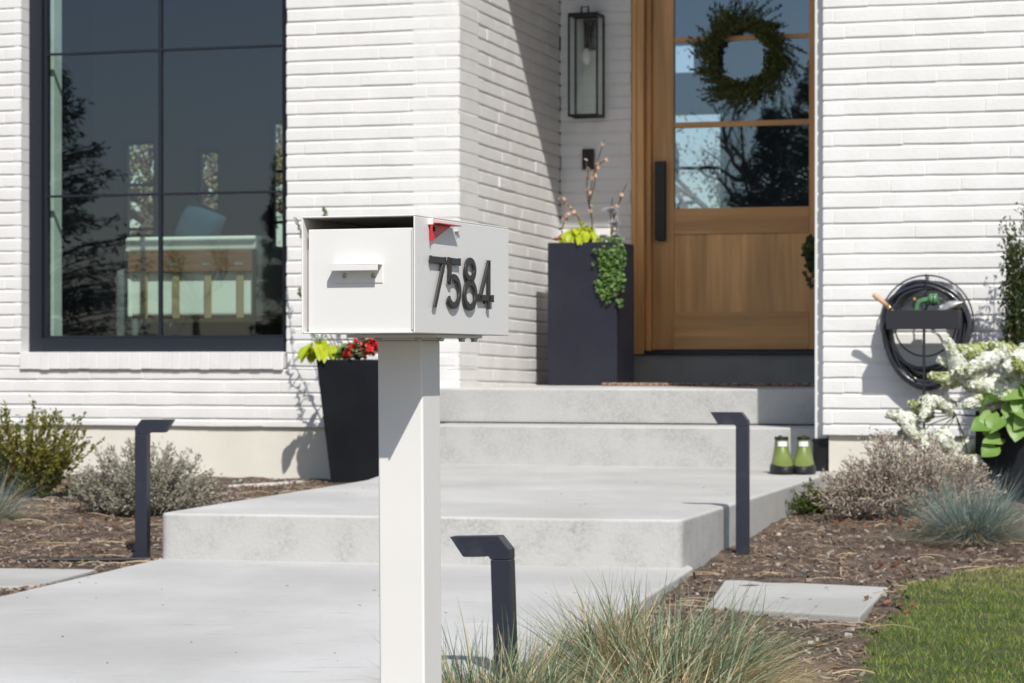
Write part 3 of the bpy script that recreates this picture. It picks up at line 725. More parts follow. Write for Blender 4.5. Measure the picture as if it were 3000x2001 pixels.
def d4(mb):
    l, r = S2(1780, 950).x, S2(1899, 950).x; t_, b_ = S2(1865, 626).y, S2(1865, 1046).y; zc = S2(1830, 950).y
    sx = S2(1865, 900).x
    stroke(mb, [(sx, t_), (sx, b_)], wn); stroke(mb, [(l, zc), (r, zc)], wn*.98)
    stroke(mb, [(sx-.0008, t_-.0032), (l+.0048, zc+.0008)], wn*.95)
digit('4', d4)
# flag
mb = MB()
p0, p1, p2 = SD(1352, 312, .0032), SD(1552, 316, .0032), SD(1366, 462, .0032)
X0 = x1+.0024
V = [(X0, p0.y, p0.z), (X0, p1.y, p1.z), (X0, p2.y, p2.z)]; V += [(v[0]+.0012, v[1], v[2]) for v in V]
mb.add(V, [(0, 1, 2), (5, 4, 3), (0, 3, 4, 1), (1, 4, 5, 2), (2, 5, 3, 0)])
ftz = SD(1352, 300, .0032).z
mb.box(X0, X0+.0135, p0.y+.0008, p1.y+.0016, ftz-.00144, ftz)
mb.box(X0+.0012, X0+.0048, p0.y-.00064, p0.y+.00048, p2.z, ftz-.00144)
flag = mb.build("flag", M['red'], mail, bevel=.00032)
mb = MB(); c = SD(1385, 355, .004); mb.lathe([(.0036, -.0008), (.0036, .0016), (.0024, .00256), (.0008, .00272)], k=12, M=Matrix.Rotation(R(90), 4, 'Y')); mb.build("screw", M['black'], flag, loc=(X0+.0012, c.y, c.z))
mb = MB(); c = SD(1348, 290, .0016); mb.box(x1, x1+.008, c.y-.004, c.y+.0032, c.z-.0048, c.z+.0048); mb.build("flag_stop", M['white'], mail, bevel=.0008)
mb = MB(); c = SD(1585, 375, .0016); mb.box(x1, x1+.0048, c.y-.008, c.y+.008, c.z-.00056, c.z+.00056); mb.box(x1, x1+.0012, c.y-.0016, c.y+.0016, c.z-.0088, c.z); mb.build("flag_catch", M['whiteplain'], mail)
# post and fixings
pw = .0732/2
mb = MB(); mb.box(-pw, pw, -pw, pw, 0, zb-.0084)
po = mb.build("post", M['postmetal'], mail, bevel=.0036, seg=4)
sh = Matrix.Shear('XY', 4, (0.0, 0.0))
for v in po.data.vertices: v.co.x -= .0066*(v.co.z-(zb-.0084))*1.0
mb = MB(); mb.box(-.068, .08, -.08, .104, zb-.0052, zb-.0004); mb.box(-pw-.0048, pw+.0048, -pw-.0048, pw+.0048, zb-.00832, zb-.00528); mb.build("mounting_plate", M['white'], mail, bevel=.0008)
for (bx, by) in ((-.0496, -.068), (.044, -.0704), (-.02, -.072), (.0704, -.048), (.0704, .04), (.0752, .08)):
    mb = MB(); mb.lathe([(.00496, -.0108), (.0052, -.01), (.0052, -.0068), (.0068, -.00664), (.0068, -.00528)], k=6); mb.build("bolt", M['steel'], mail, loc=(bx, by, zb))

# ------------------------------------------------------------------ path lights
def gl(x, y, z=None):            # stand something where the photo shows its foot at pixel (x, y)
    p = GP(x, y, -.62)
    for _ in range(4): p = GP(x, y, ghs(p.x, p.y))
    return p
def path_light(x, Y_, h, rz, lean, label, first=[None]):
    root = thing("path_light", label, "path light", (x, Y_, ghs(x, Y_)-.02+h), rz, "dark bent path lights beside the walk")
    if first[0] is None:
        t = .0205; H_ = .457; a_ = .122
        mb = MB()                 # post with a mitred top, one outline extruded
        o_ = [(-t, 0), (t, 0), (t, H_-.052), (-t, H_-.040)]
        mb.prism([(-t, -.10), (t, -.10), (t, H_-.0505), (-t, H_-.0505)], -t, t, M=Matrix(((1,0,0,0),(0,0,-1,0),(0,1,0,0),(0,0,0,1))))
        mb.build("post", M['light'], root, bevel=.002)
        mb = MB()
        mb.prism([(-t, H_-.050), (t, H_-.050), (t, H_-.030), (t-.022, H_-.002), (-t-.085, H_-.002), (-t-.058, H_-.043), (-t-.004, H_-.043)], -t, t,
                 M=Matrix(((1,0,0,0),(0,0,-1,0),(0,1,0,0),(0,0,0,1))))
        mb.build("lamp_head", M['light'], root, bevel=.0015)
        mb = MB(); mb.box(-t-.056, -t-.014, -t+.006, t-.006, H_-.0445, H_-.0432); mb.build("lens", M['bulb'], root)
        first[0] = root
    else:
        for ch in first[0].children:
            c = ch.copy(); sc.collection.objects.link(c); c.parent = root
    root.rotation_euler = (lean[1], lean[0], rz)
    return root
q = gl(418, 1618); path_light(q.x, q.y, .026, R(180)-A+R(8), (0, 0), "dark bent path light left of the landing in front of the grey lavender")
q = gl(2176, 1624); path_light(q.x, q.y, .034, -A+R(4), (R(0), 0), "dark bent path light right of the landing near the green boots")
path_light(-.006, 5.28, -.075, -A+R(2), (-R(1.9), 0), "nearest dark bent path light among the foreground grasses beside the mailbox post")

# ------------------------------------------------------------------ paving slabs in the beds
PAVES = []
def pave(name, pts, z, label, th=.045):
    c = sum(pts, Vector())/len(pts)
    PAVES.append([(p.x, p.y) for p in pts])
    mb = MB(); mb.prism([(p.x-c.x, p.y-c.y) for p in pts], 0, th)
    tag(mb.build(name, M['stone'], loc=(c.x, c.y, z-th), bevel=.006, seg=2), label, "paving slab", "square paving slabs in the beds")
pave("paving_slab", [GP(2068, 1775, -.655), GP(2124, 1697, -.655), GP(2603, 1720, -.655), GP(2520, 1803, -.655)], -.655, "square concrete paving slab between the walkway and the lawn")
pave("paving_slab", [GP(-260, 1726, -.645), GP(100, 1715, -.645), GP(283, 1668, -.645), GP(-150, 1662, -.645)], -.645, "square concrete paving slab cut off by the left edge, beside the walkway")
pts = [GP(20, 1647, -.64)+Vector((0, 0, .004)), GP(150, 1645, -.64)+Vector((0, 0, .006)), GP(300, 1644, -.64)+Vector((0, 0, .004)), GP(440, 1643, -.64)+Vector((0, 0, .006))]
mb = MB(); mb.tube(pts, .007, 8); tag(mb.build("drip_line", M['rubber'], smooth=True), "black irrigation tube lying on the left bed", "irrigation tube")

# ------------------------------------------------------------------ plants: generators in local coordinates
def blades(n, rad, Lr, wr, spread, sag, bias=(0, 0), seed=0, segs=4, power=.6, zbase=0, up=1.0):
    r = np.random.default_rng(seed)
    th = r.uniform(0, 2*np.pi, n); rr = rad*np.sqrt(r.random(n))
    bx, by = rr*np.cos(th), rr*np.sin(th)
    ph = th+r.normal(0, .5, n); tilt = spread*(r.random(n)**power)
    dx = np.cos(ph)*np.sin(tilt)+bias[0]*r.random(n); dy = np.sin(ph)*np.sin(tilt)+bias[1]*r.random(n); dz = np.cos(tilt)*up
    nn = np.sqrt(dx**2+dy**2+dz**2); dx, dy, dz = dx/nn, dy/nn, dz/nn
    Ln = r.uniform(Lr[0], Lr[1], n); wd = r.uniform(wr[0], wr[1], n); sg = sag*r.uniform(.3, 1.4, n)
    side = r.uniform(0, 2*np.pi, n); sx, sy = np.cos(side), np.sin(side)
    V = np.zeros((n, segs+1, 2, 3)); curl = r.normal(0, .08, (n, 2))
    hx = np.hypot(dx, dy)+1e-6
    for k in range(segs+1):
        t = k/segs
        px = bx+dx*Ln*t+dx/hx*sg*Ln*t*t*.5*hx+curl[:, 0]*Ln*t*t; py = by+dy*Ln*t+dy/hx*sg*Ln*t*t*.5*hx+curl[:, 1]*Ln*t*t
        pz = zbase+dz*Ln*t-sg*Ln*t*t*.5*(hx+.15)
        pz = np.maximum(pz, zbase+.002+.004*t)
        ww = wd*(1-t**1.5*.93)/2
        V[:, k, 0] = np.stack([px-sx*ww, py-sy*ww, pz], -1); V[:, k, 1] = np.stack([px+sx*ww, py+sy*ww, pz], -1)
    base = np.arange(n)[:, None]*(segs+1)*2
    Fs = [np.stack([base[:, 0]+2*k, base[:, 0]+2*k+1, base[:, 0]+2*k+3, base[:, 0]+2*k+2], -1) for k in range(segs)]
    return V.reshape(-1, 3), np.concatenate(Fs)

def leaf_cards(C, D, Nn, L_, Wd, fold=.25, shape='oval'):
    """many leaves: centre base C, direction D, normal Nn; 6-gon-ish folded leaves as 2 quads"""
    n = len(C); D = D/np.linalg.norm(D, axis=1, keepdims=True)
    S = np.cross(D, Nn); S /= np.linalg.norm(S, axis=1, keepdims=True)+1e-9
    Nn = np.cross(S, D)
    L_ = np.broadcast_to(L_, n)[:, None]; Wd = np.broadcast_to(Wd, n)[:, None]
    if shape == 'heart':
        pos = [(-.05, 0), (.12, .46), (.45, .52), (.80, .26), (1.0, 0), (.80, -.26), (.45, -.52), (.12, -.46)]
    elif shape == 'round':
        pos = [(0, 0), (.15, .38), (.5, .5), (.85, .38), (1, 0), (.85, -.38), (.5, -.5), (.15, -.38)]
    else:
        pos = [(0, 0), (.3, .42), (.65, .40), (1, 0), (.65, -.40), (.3, -.42)]
    V = np.stack([C+D*L_*a+S*Wd*b+Nn*L_*(fold*abs(b)*1.1-.18*a*a) for a, b in pos], 1)
    k = len(pos); base = np.arange(n)[:, None]*k
    if k == 6: Fc = np.concatenate([base+np.array([0, 1, 2, 3]), base+np.array([0, 3, 4, 5])])
    else: Fc = np.concatenate([base+np.array([0, 1, 2, 3]), base+np.array([0, 3, 4, 4]) if False else base+np.array([4, 5, 6, 7])])
    if k == 8: Fc = np.concatenate([base+np.array([0, 1, 2, 3]), base+np.array([0, 3, 4, 5]), base+np.array([0, 5, 6, 7])])
    return V.reshape(-1, 3), Fc
def heart_leaves(C, D, Nn, L_, Wd, fold=.18):
    n = len(C); D = D/np.linalg.norm(D, axis=1, keepdims=True); S = np.cross(D, Nn); S /= np.linalg.norm(S, axis=1, keepdims=True); Nn = np.cross(S, D)
    L_ = np.broadcast_to(L_, n)[:, None]; Wd = np.broadcast_to(Wd, n)[:, None]; rows = []
    prof = [(0, .22), (.10, .42), (.25, .52), (.42, .52), (.60, .43), (.78, .27), (.92, .10), (1.0, .01)]
    for t, w_ in prof:
        for s_ in (-1, -.5, 0, .5, 1):
            lobe = -.14*abs(s_)*max(0, 1-t/.25)
            rows.append(C+D*L_*(t+lobe)+S*Wd*w_*s_+Nn*L_*(fold*abs(s_)**1.3*w_*1.2-.22*t*t+.02*math.sin(9*t+4*s_)))
    V = np.stack(rows, 1); b_ = np.arange(n)[:, None]*40
    return V.reshape(-1, 3), np.concatenate([b_+np.array([i*5+j, i*5+j+1, i*5+j+6, i*5+j+5]) for i in range(7) for j in range(4)])
def rdirs(r, n, up=0.0):
    v = r.normal(0, 1, (n, 3)); v[:, 2] += up; return v/np.linalg.norm(v, axis=1, keepdims=True)

def grass_clump(name, label, x, y, n, rad, Lr, wr, spread, sag, mats, fr_dry, bias=(0, 0), seed=0, cat="ornamental grass", group=None, segs=4, droop_bias=None):
    z = ghs(x, y)
    mb = MB(); nd = int(n*fr_dry)
    V, Fc = blades(n-nd, rad, Lr, wr, spread, sag, bias, seed, segs, up=1.1); mb.add(V, Fc, 0)
    V, Fc = blades(nd, rad, (Lr[0]*.9, Lr[1]), wr, spread*1.15, sag*1.5, droop_bias or bias, seed+50, segs, power=.45); mb.add(V, Fc, 1)
    V, Fc = blades(nd//3, rad, (Lr[0]*.3, Lr[1]*.6), wr, spread*1.35, sag*2, bias, seed+80, segs, power=.3); mb.add(V, Fc, 1)
    return tag(mb.build(name, mats, loc=(x, y, z)), label, cat, group)

def stem_shrub(name, label, loc, n, h, rad, leafmat, per, leaf, seed, spread=1.1, cat="shrub", group=None, stemr=.0016, asp=.35, bunch=0, minf=.45, flat=1.0, stemmat=None, curve=.25, gap=0):
    r = np.random.default_rng(seed); root = thing(name, label, cat, loc, 0, group)
    sb = MB(); C = []; D = []
    for i in range(n):
        th = r.uniform(0, 2*math.pi); tl = spread*math.sqrt(r.random()); 
        L_ = h*r.uniform(minf+.25, 1.05)
        tip = Vector((math.cos(th)*math.sin(tl)*rad/h*1.0, math.sin(th)*math.sin(tl)*rad/h*flat, math.cos(tl)))*L_
        b0 = Vector((math.cos(th), math.sin(th), 0))*rad*.12*r.random()
        mid = b0*.5+tip*.5+Vector((0, 0, -curve*.12*h))*math.sin(tl)+Vector(r.normal(0, .02*h, 3))
        pts = [b0, b0*.6+mid*.5, mid, mid*.45+tip*.58, tip]
        sb.tube(pts, [stemr, stemr*.9, stemr*.7, stemr*.5, stemr*.3], 4, cap=False)
        ts = r.uniform(minf, 1.0, per)
        for t in ts:
            f = t*4; k = min(int(f), 3); p = pts[k].lerp(pts[k+1], f-k); d = (pts[k+1]-pts[k]).normalized()
            C.append(tuple(p)); D.append(tuple(d))
    C = np.array(C); D = np.array(D); dd = D*.9+r.normal(0, .55, D.shape); C = C+r.normal(0, leaf*bunch, C.shape)
    V, Fc = leaf_cards(C, dd, rdirs(r, len(C), .6), r.uniform(.6, 1.2, len(C))*leaf, r.uniform(.7, 1.2, len(C))*leaf*asp)
    lb = MB(); lb.add(V, Fc)
    sb.build("stems", stemmat or M['twig'], root); lb.build("foliage", leafmat, root)
    return root

# shrubs in the left bed
p = gl(80, 1462); stem_shrub("boxwood", "olive green boxwood with upright sprigs at the left end of the bed", p, 150, .45, .42, M['boxleaf'], 64, .022, 11, spread=.95, asp=.55, bunch=.30, minf=.15, flat=.8, stemr=.003)
p = gl(170, 1462); stem_shrub("boxwood", "low dark green sprout at the foot of the olive boxwood", p+Vector((.05, .1, 0)), 22, .14, .16, M['lowleaf'], 24, .014, 12, spread=1.2, asp=.5, bunch=.3, minf=.1)
p = gl(400, 1518); stem_shrub("lavender", "rounded grey green lavender behind the left path light", p+Vector((.02, .1, 0)), 430, .30, .345, M['lavender'], 52, .019, 13, spread=1.35, asp=.34, bunch=.45, minf=.2, flat=.75)
p = gl(-40, 1520); grass_clump("blue_fescue", "blue fescue tuft cut off by the left edge of the picture", p.x, p.y, 1500, .07, (.18, .33), (.0016, .0026), 1.35, .8, [M['fescueblue'], M['dryblade']], .45, seed=21, cat="fescue", segs=3)
# right bed
p = gl(2670, 1535); stem_shrub("lavender", "wide dry brown lavender in front of the right wall", p+Vector((.0, .12, 0)), 520, .345, .37, M['lavdry'], 50, .020, 14, spread=1.38, asp=.32, bunch=.5, minf=.22, flat=.7)
p = gl(2400, 1512); stem_shrub("creeping_shrub", "low bright green shrub left of the dry brown lavender", p+Vector((.05, .1, 0)), 130, .15, .22, M['lowleaf'], 46, .015, 15, spread=1.3, asp=.5, bunch=.4, minf=.1, flat=.7)
p = gl(2835, 1590); grass_clump("blue_fescue", "blue fescue mound at the edge of the lawn near the dark planter", p.x+.02, p.y+.03, 3400, .09, (.17, .30), (.0015, .0026), 1.4, .8, [M['fescueblue'], M['dryblade']], .30, seed=22, cat="fescue", segs=3)
# foreground grasses
fg = [M['fescue'], M['dryblade']]
G1 = "ornamental grasses in the foreground"
grass_clump("ornamental_grass", "grass tuft around the nearest path light just right of the mailbox post", -.050, 4.98, 760, .10, (.12, .27), (.0030, .0052), .70, .5, fg, .5, (.06, 0), 31, group=G1, segs=5)
grass_clump("ornamental_grass", "blue green and straw grass between the path light and the biggest grass clump", .095, 4.84, 760, .09, (.12, .25), (.0030, .0052), .85, .7, fg, .55, (.18, 0), 32, group=G1, segs=5)
grass_clump("ornamental_grass", "biggest grass clump with straw blades sweeping right over the mulch", .315, 5.42, 3600, .17, (.15, .31), (.0024, .0048), .90, .95, fg, .66, (.25, .0), 33, group=G1, segs=6, droop_bias=(.95, -.12))
grass_clump("ornamental_grass", "small grass tuft just left of the foot of the mailbox post", -.245, 4.55, 60, .03, (.08, .15), (.0022, .0035), .8, .5, fg, .4, (-.1, 0), 34, group=G1)
grass_clump("ornamental_grass", "straw coloured grass at the bottom edge in front of the biggest clump", .33, 5.0, 1000, .13, (.14, .29), (.0030, .0052), .95, .9, fg, .66, (.35, 0), 35, group=G1, segs=5, droop_bias=(.8, -.1))

# lawn
lp = [(GP(2440, 2010, -.70).x, 5.15), (.80, 5.9), (1.01, 6.9), (1.20, 7.7), (1.38, 8.0), (1.75, 8.12), (3.5, 8.3), (3.5, 4.2), (.55, 4.2)]
def inpoly(px, py, poly):
    c = np.zeros(len(px), bool); n = len(poly)
    for i in range(n):
        x1_, y1_ = poly[i]; x2_, y2_ = poly[(i+1) % n]
        k = ((y1_ > py) != (y2_ > py)) & (px < (x2_-x1_)*(py-y1_)/(y2_-y1_+1e-12)+x1_); c ^= k
    return c
mb = MB(); gx = np.arange(.4, 3.5, .05); gy = np.arange(4.2, 8.35, .05); XX, YY = np.meshgrid(gx, gy)
ii = np.arange(XX.size).reshape(XX.shape); Fc = np.stack([ii[:-1, :-1], ii[:-1, 1:], ii[1:, 1:], ii[1:, :-1]], -1).reshape(-1, 4)
cx_ = XX.ravel()[Fc].mean(1); cy_ = YY.ravel()[Fc].mean(1); keep = inpoly(cx_, cy_, lp)
mb.add(np.stack([XX, YY, gh(XX, YY)+.006], -1), Fc[keep]); tag(mb.build("lawn", M['turf'], smooth=True), kind="structure")
n = 135000; px = rng.uniform(.4, 2.2, n); py = rng.uniform(4.75, 8.4, n)
jit = .03*np.sin(px*23)+.03*np.sin(py*31+px*7)+rng.normal(0, .02, n)
k = inpoly(px+jit, py+jit*.5, lp) & (np.abs(px) < py*.215); px, py = px[k], py[k]; n = len(px)
V, Fc = blades(n, 1e-6, (.013, .030), (.0013, .0024), .85, .5, seed=41, segs=2)
V = V.reshape(n, -1, 3); V += np.stack([px, py, gh(px, py)], -1)[:, None, :]
dryness = smooth(7.0, 8.1, py)*.55+.10+.16*(np.sin(px*4.1+1)*np.sin(py*3.3) > .35)
isdry = rng.random(n) < dryness
mb = MB(); Fb = Fc.reshape(2, n, 4)
mb.add(V.reshape(-1, 3), Fb[:, ~isdry].reshape(-1, 4), 0)
mb.F.append((Fb[:, isdry].reshape(-1, 4), 1))
tag(mb.build("lawn_grass", [M['lawn'], M['lawndry']]), "short green lawn grass with dry patches at its edge", "grass", kind="stuff")

# mulch chips, pebbles, straw and fallen leaves
walk_poly = [(-1.86, 4.99), (-.115, 4.96), (.1235, 5.90), (.34, 6.87), (.56, 7.95), (1.35, 11.1), (1.5, 12.3), (-.5, 13), (-.60, 10.6), (-1.128, 8.305), (-1.382, 7.0), (-1.66, 5.9)]
def scatter(n, xr, yr, edge=.0):
    px = rng.uniform(*xr, n); py = rng.uniform(yr[0]**.5, yr[1]**.5, n)**2
    v_ = px*SA+py*CA; u_ = px*CA-py*SA
    ok = ~inpoly(px, py, walk_poly) & (np.abs(px) < py*.215) & ~inpoly(px, py, lp)
    ok &= ~((v_ > D_L-.0) & (u_ < U0)) & ~((v_ > D_R) & (u_ > uR0-.6)) & ~((u_ > U0-.5) & (v_ > 11.4))
    for pl in PAVES: ok &= ~inpoly(px, py, pl)
    return px[ok], py[ok]
def slivers(px, py, Lr, wr, hr, tilt=.35, lift=.004):
    n = len(px); th = rng.uniform(0, 2*np.pi, n); L_ = rng.uniform(*Lr, n)/2; wd = rng.uniform(*wr, n)/2; hh = rng.uniform(*hr, n)
    tz = rng.normal(0, tilt, n); d = np.stack([np.cos(th), np.sin(th), tz], -1); s = np.stack([-np.sin(th), np.cos(th), rng.normal(0, tilt, n)], -1)
    c = np.stack([px, py, gh(px, py)+lift+np.abs(tz)*L_*.7], -1); up = np.array([0, 0, 1.])
    t = rng.uniform(.3, .9, n)
    P_ = [c-d*L_[:, None]-s*(wd*t)[:, None], c+d*(L_)[:, None]-s*(wd*.8)[:, None], c+d*(L_*.8)[:, None]+s*wd[:, None], c-d*(L_*.9)[:, None]+s*(wd*.7)[:, None]]
    V = np.stack(P_+[q_+up*hh[:, None]*.8 for q_ in P_], 1); b_ = np.arange(n)[:, None]*8
    Fc = np.concatenate([b_+np.array(f) for f in ((4,5,6,7), (0,1,5,4), (1,2,6,5), (2,3,7,6), (3,0,4,7))])
    return V.reshape(-1, 3), Fc
mb = MB()
px, py = scatter(60000, (-2.8, 2.8), (4.8, 13)); V, Fc = slivers(px, py, (.005, .020), (.002, .007), (.0015, .004)); mb.add(V, Fc, 0)
px, py = scatter(5000, (-2.8, 2.8), (4.8, 13)); V, Fc = slivers(px, py, (.02, .045), (.003, .009), (.002, .007), tilt=.25); mb.add(V, Fc, 0)
px, py = scatter(1500, (-2.8, 2.8), (4.8, 13)); V, Fc = slivers(px, py, (.008, .022), (.007, .018), (.004, .010), tilt=.1); mb.add(V, Fc, 1)
n_ = 34                                   # a few bits blown onto the slabs
sx_ = np.concatenate([rng.uniform(-1.3, .3, n_), rng.uniform(-.9, 1.0, 22), rng.uniform(.65, 1.05, 14)]); sy_ = np.concatenate([rng.uniform(5.2, 7.8, n_), rng.uniform(8.4, 11, 22), rng.uniform(6.9, 7.6, 14)])
sz_ = np.concatenate([np.full(n_, Z_WALK), np.full(22, Z_LAND), np.full(14, -.655)])
keep_ = np.concatenate([inpoly(sx_[:n_+22], sy_[:n_+22], walk_poly), np.ones(14, bool)]); sx_, sy_, sz_ = sx_[keep_], sy_[keep_], sz_[keep_]
V, Fc = slivers(sx_, sy_, (.003, .014), (.002, .005), (.001, .002), tilt=.05, lift=.0015)
V = V.reshape(len(sx_), 8, 3); V[:, :, 2] += (sz_-gh(sx_, sy_))[:, None]; mb.add(V.reshape(-1, 3), Fc, 0)
tag(mb.build("mulch_chips", [M['chip'], M['pebble']]), "brown bark mulch with small pale pebbles covering the beds", "mulch", kind="stuff")
mb = MB(); px, py = scatter(900, (-2.8, 2.8), (4.8, 13))
for x_, y_ in zip(px[:420], py[:420]):
    th = random.uniform(0, 6.28); L_ = random.uniform(.04, .16); z_ = ghs(x_, y_)+.008; bend = random.uniform(-.02, .02)
    pts = [(x_+math.cos(th)*L_*t-math.sin(th)*bend*math.sin(3.14*t), y_+math.sin(th)*L_*t+math.cos(th)*bend*math.sin(3.14*t), ghs(x_+math.cos(th)*L_*t, y_+math.sin(th)*L_*t)+.010+.006*math.sin(3.14*t)) for t in (0, .25, .5, .75, 1)]
    mb.tube(pts, random.uniform(.0007, .0015), 3, cap=False)
tag(mb.build("straw_litter", M['straw']), "dry straw stalks strewn over the mulch", "straw", kind="stuff")
px, py = scatter(700, (-2.8, 2.8), (4.8, 13)); sel = rng.random(len(px)) < .14
cl = [(gl(2640, 1545), 45, .10), (gl(2700, 1560), 35, .07), (gl(420, 1525), 14, .12), (gl(200, 1500), 10, .09), (gl(2590, 1780), 9, .07), (gl(2680, 1680), 12, .07), (gl(1960, 1960), 8, .08), (gl(2250, 1950), 10, .15), (gl(700, 1440), 10, .15)]
ax, ay = list(px[sel]), list(py[sel])
for c, m_, s_ in cl:
    for _ in range(m_): ax.append(c.x+random.gauss(0, s_)); ay.append(c.y+random.gauss(0, s_*1.3))
ax, ay = np.array(ax), np.array(ay); ok = ~inpoly(ax, ay, walk_poly); ax, ay = ax[ok], ay[ok]; n = len(ax)
dd = rdirs(rng, n); dd[:, 2] *= .35; nn = rdirs(rng, n, 2.0)
V, Fc = leaf_cards(np.stack([ax, ay, gh(ax, ay)+.012], -1), dd, nn, rng.uniform(.012, .034, n), rng.uniform(.007, .020, n), fold=.6)
mb = MB(); mb.add(V, Fc); tag(mb.build("fallen_leaves", M['leaf_litter']), "rust brown fallen leaves scattered on the beds", "leaves", kind="stuff")

# ------------------------------------------------------------------ planters
def box_planter(name, label, u0, u1, v0, v1, zb_, zt_, m_, taper=0.0):
    c = W((u0+u1)/2, (v0+v1)/2, zb_); root = thing(name, label, "planter", c, -A)
    a, b_ = (u1-u0)/2, (v1-v0)/2; H_ = zt_-zb_; t = .018
    def ring(k, z, inset=0): s = 1-taper*(1-k); return [((-a+inset)*s, (-b_+inset)*s, z), ((a-inset)*s, (-b_+inset)*s, z), ((a-inset)*s, (b_-inset)*s, z), ((-a+inset)*s, (b_-inset)*s, z)]
    V = ring(0, 0)+ring(1, H_)+ring(1, H_, t)+ring(.9, H_-.05, t)
    Fc = [(3, 2, 1, 0)]
    for k in range(3):
        for j in range(4): Fc.append((4*k+j, 4*k+(j+1) % 4, 4*k+4+(j+1) % 4, 4*k+4+j))
    mb = MB(); mb.add(V, Fc); mb.build("pot", m_, root, bevel=.006, seg=3)
    mb = MB(); s_ = (1-taper*.12); mb.box((-a+t)*s_, (a-t)*s_, (-b_+t)*s_, (b_-t)*s_, H_-.06, H_-.035); mb.build("soil", M['soil'], root)
    return root, W((u0+u1)/2, (v0+v1)/2, zt_-.035)
v0_ = 13.42
pa, pb = HP(1604, 711, v0_), HP(1808, 711, v0_)
tall, tallc = box_planter("tall_planter", "tall square charcoal planter beside the oak door frame", pa[0], pb[0], v0_, v0_+.36, Z_PORCH+.0005, pa[2], M['planter'])
# tapered one by the left wall
vt = 11.86
ta, tb_ = HP(925, 1053, vt), HP(1143, 1053, vt)
tz0 = -.60
tapp, tapc = box_planter("tapered_planter", "tapered black planter with red geraniums against the left wall", ta[0], tb_[0], vt, vt+.37, -.605, ta[2], M['planterblk'], taper=.30)
# big one at the right edge, and the one hidden right of the door
vr = 10.45
ra, rb_ = HP(2857, 1203, vr), HP(3130, 1203, vr)
rgt, rgtc = box_planter("square_planter", "square charcoal planter under the white hydrangea at the right edge", ra[0], rb_[0], vr, vr+.42, ghs(*W(ra[0]+.2, vr+.2).xy)-.01, ra[2], M['planterblk'])
vh = 13.42; ha = HP(2372, 760, vh)
hid, hidc = box_planter("tall_planter", "dark planter right of the door, mostly hidden behind the right wall", ha[0]+.06, ha[0]+.40, vh, vh+.34, Z_PORCH+.0005, pa[2], M['planter'])

def leafy(name, label, cat, base, fn, seed, m_, leaf, asp=.8, shape='heart', fold=.2, stems=None, up=.6):
    """fn(r)-> (C, D, N) arrays local to base"""
    r = np.random.default_rng(seed); root = thing(name, label, cat, base)
    C, D, Nn, S = fn(r)
    Lf, Wf = leaf*r.uniform(.75, 1.2, len(C)), leaf*asp*r.uniform(.8, 1.15, len(C))
    V, Fc = heart_leaves(C, D, Nn, Lf, Wf, fold) if shape == 'heart' else leaf_cards(C, D, Nn, Lf, Wf, fold=fold, shape=shape)
    mb = MB(); mb.add(V, Fc); mb.build("foliage", m_, root, smooth=(shape == 'heart'))
    if S:
        sb = MB()
        for pts, r0 in S: sb.tube(pts, [r0*(1-.5*i/len(pts)) for i in range(len(pts))], 5, cap=False)
        sb.build("stems", stems or M['twig'], root)
    return root
def mound(n, rx, ry, h, droop=.3, x0=0, y0=0):
    def f(r):
        th = r.uniform(0, 2*np.pi, n); q_ = np.sqrt(r.random(n))
        C = np.stack([x0+rx*q_*np.cos(th), y0+ry*q_*np.sin(th), h*(1-q_**2)*r.uniform(.3, 1, n)+.01], -1)
        D = np.stack([np.cos(th)*q_, np.sin(th)*q_-.25, .25-droop*q_*1.6+r.normal(0, .2, n)], -1)
        Nn = np.stack([np.cos(th)*.5*q_+r.normal(0, .2, n), np.sin(th)*.5*q_-.3, np.ones(n)], -1)
        S = [([Vector((x0, y0, -.02)), Vector((x0, y0, -.01))*.4+Vector(C[i])*.6+Vector((0, 0, .02)), Vector(C[i])], .0014) for i in range(0, n, 3)]
        return C, D, Nn, S
    return f
def rel(c, x, y, v):             # photo pixel on house plane v, relative to c (world axes)
    u_, v_, z_ = HP(x, y, v); return W(u_, v_, z_)-c

# in the tall planter
leafy("sweet_potato_vine", "bright chartreuse leaves at the front of the tall door planter", "foliage plant", tallc+rel(tallc, 1700, 700, 13.52)*1.0-Vector((0, 0, .0)), mound(62, .085, .08, .07, .9), 51, M['chart'], .058, .75)
def vinef(xa, xb, ytop, ybot, n, v, seed):
    def f(r):
        C = []; D = []; Nn = []; S = []
        base = Vector((0, 0, 0))
        for i in range(n):
            x = r.uniform(xa, xb); t = (x-xa)/(xb-xa); yb = ytop+(ybot-ytop)*(.35+.65*r.random())*(.55+.45*math.sin(3.1*min(1, t*.9+.1)))
            top = rel(c0, x+r.normal(0, 6), ytop-15, v+.05); pts = [top]
            m_ = 6
            for k in range(1, m_+1): pts.append(rel(c0, x+r.normal(0, 7)*k**.5+(8*k/m_), ytop+(yb-ytop)*k/m_, v-.012-.01*r.random()))
            S.append((pts, .0012))
            L_ = int((yb-ytop)/5)+3
            for j in range(L_):
                q_ = j/L_*m_; k = min(int(q_), m_-1); p = pts[k].lerp(pts[k+1], q_-k)
                C.append(tuple(p+Vector(r.normal(0, .006, 3)))); D.append((r.normal(), -.4, -.5+r.normal()*.5)); Nn.append((r.normal()*.4, -1, .6))
        return np.array(C), np.array(D), np.array(Nn), S
    return f
c0 = tallc
leafy("trailing_vine", "trailing round leaved vine hanging over the right corner of the tall planter", "trailing plant", tallc, vinef(1752, 1828, 715, 905, 22, v0_, 1), 52, M['vine'], .020, .95, shape='round')
c0 = hidc
leafy("trailing_vine", "dark trailing plant peeking out left of the right wall beside the door", "trailing plant", hidc, vinef(2366, 2400, 710, 850, 16, vh, 2), 53, M['darkleaf'], .022, .95, shape='round')
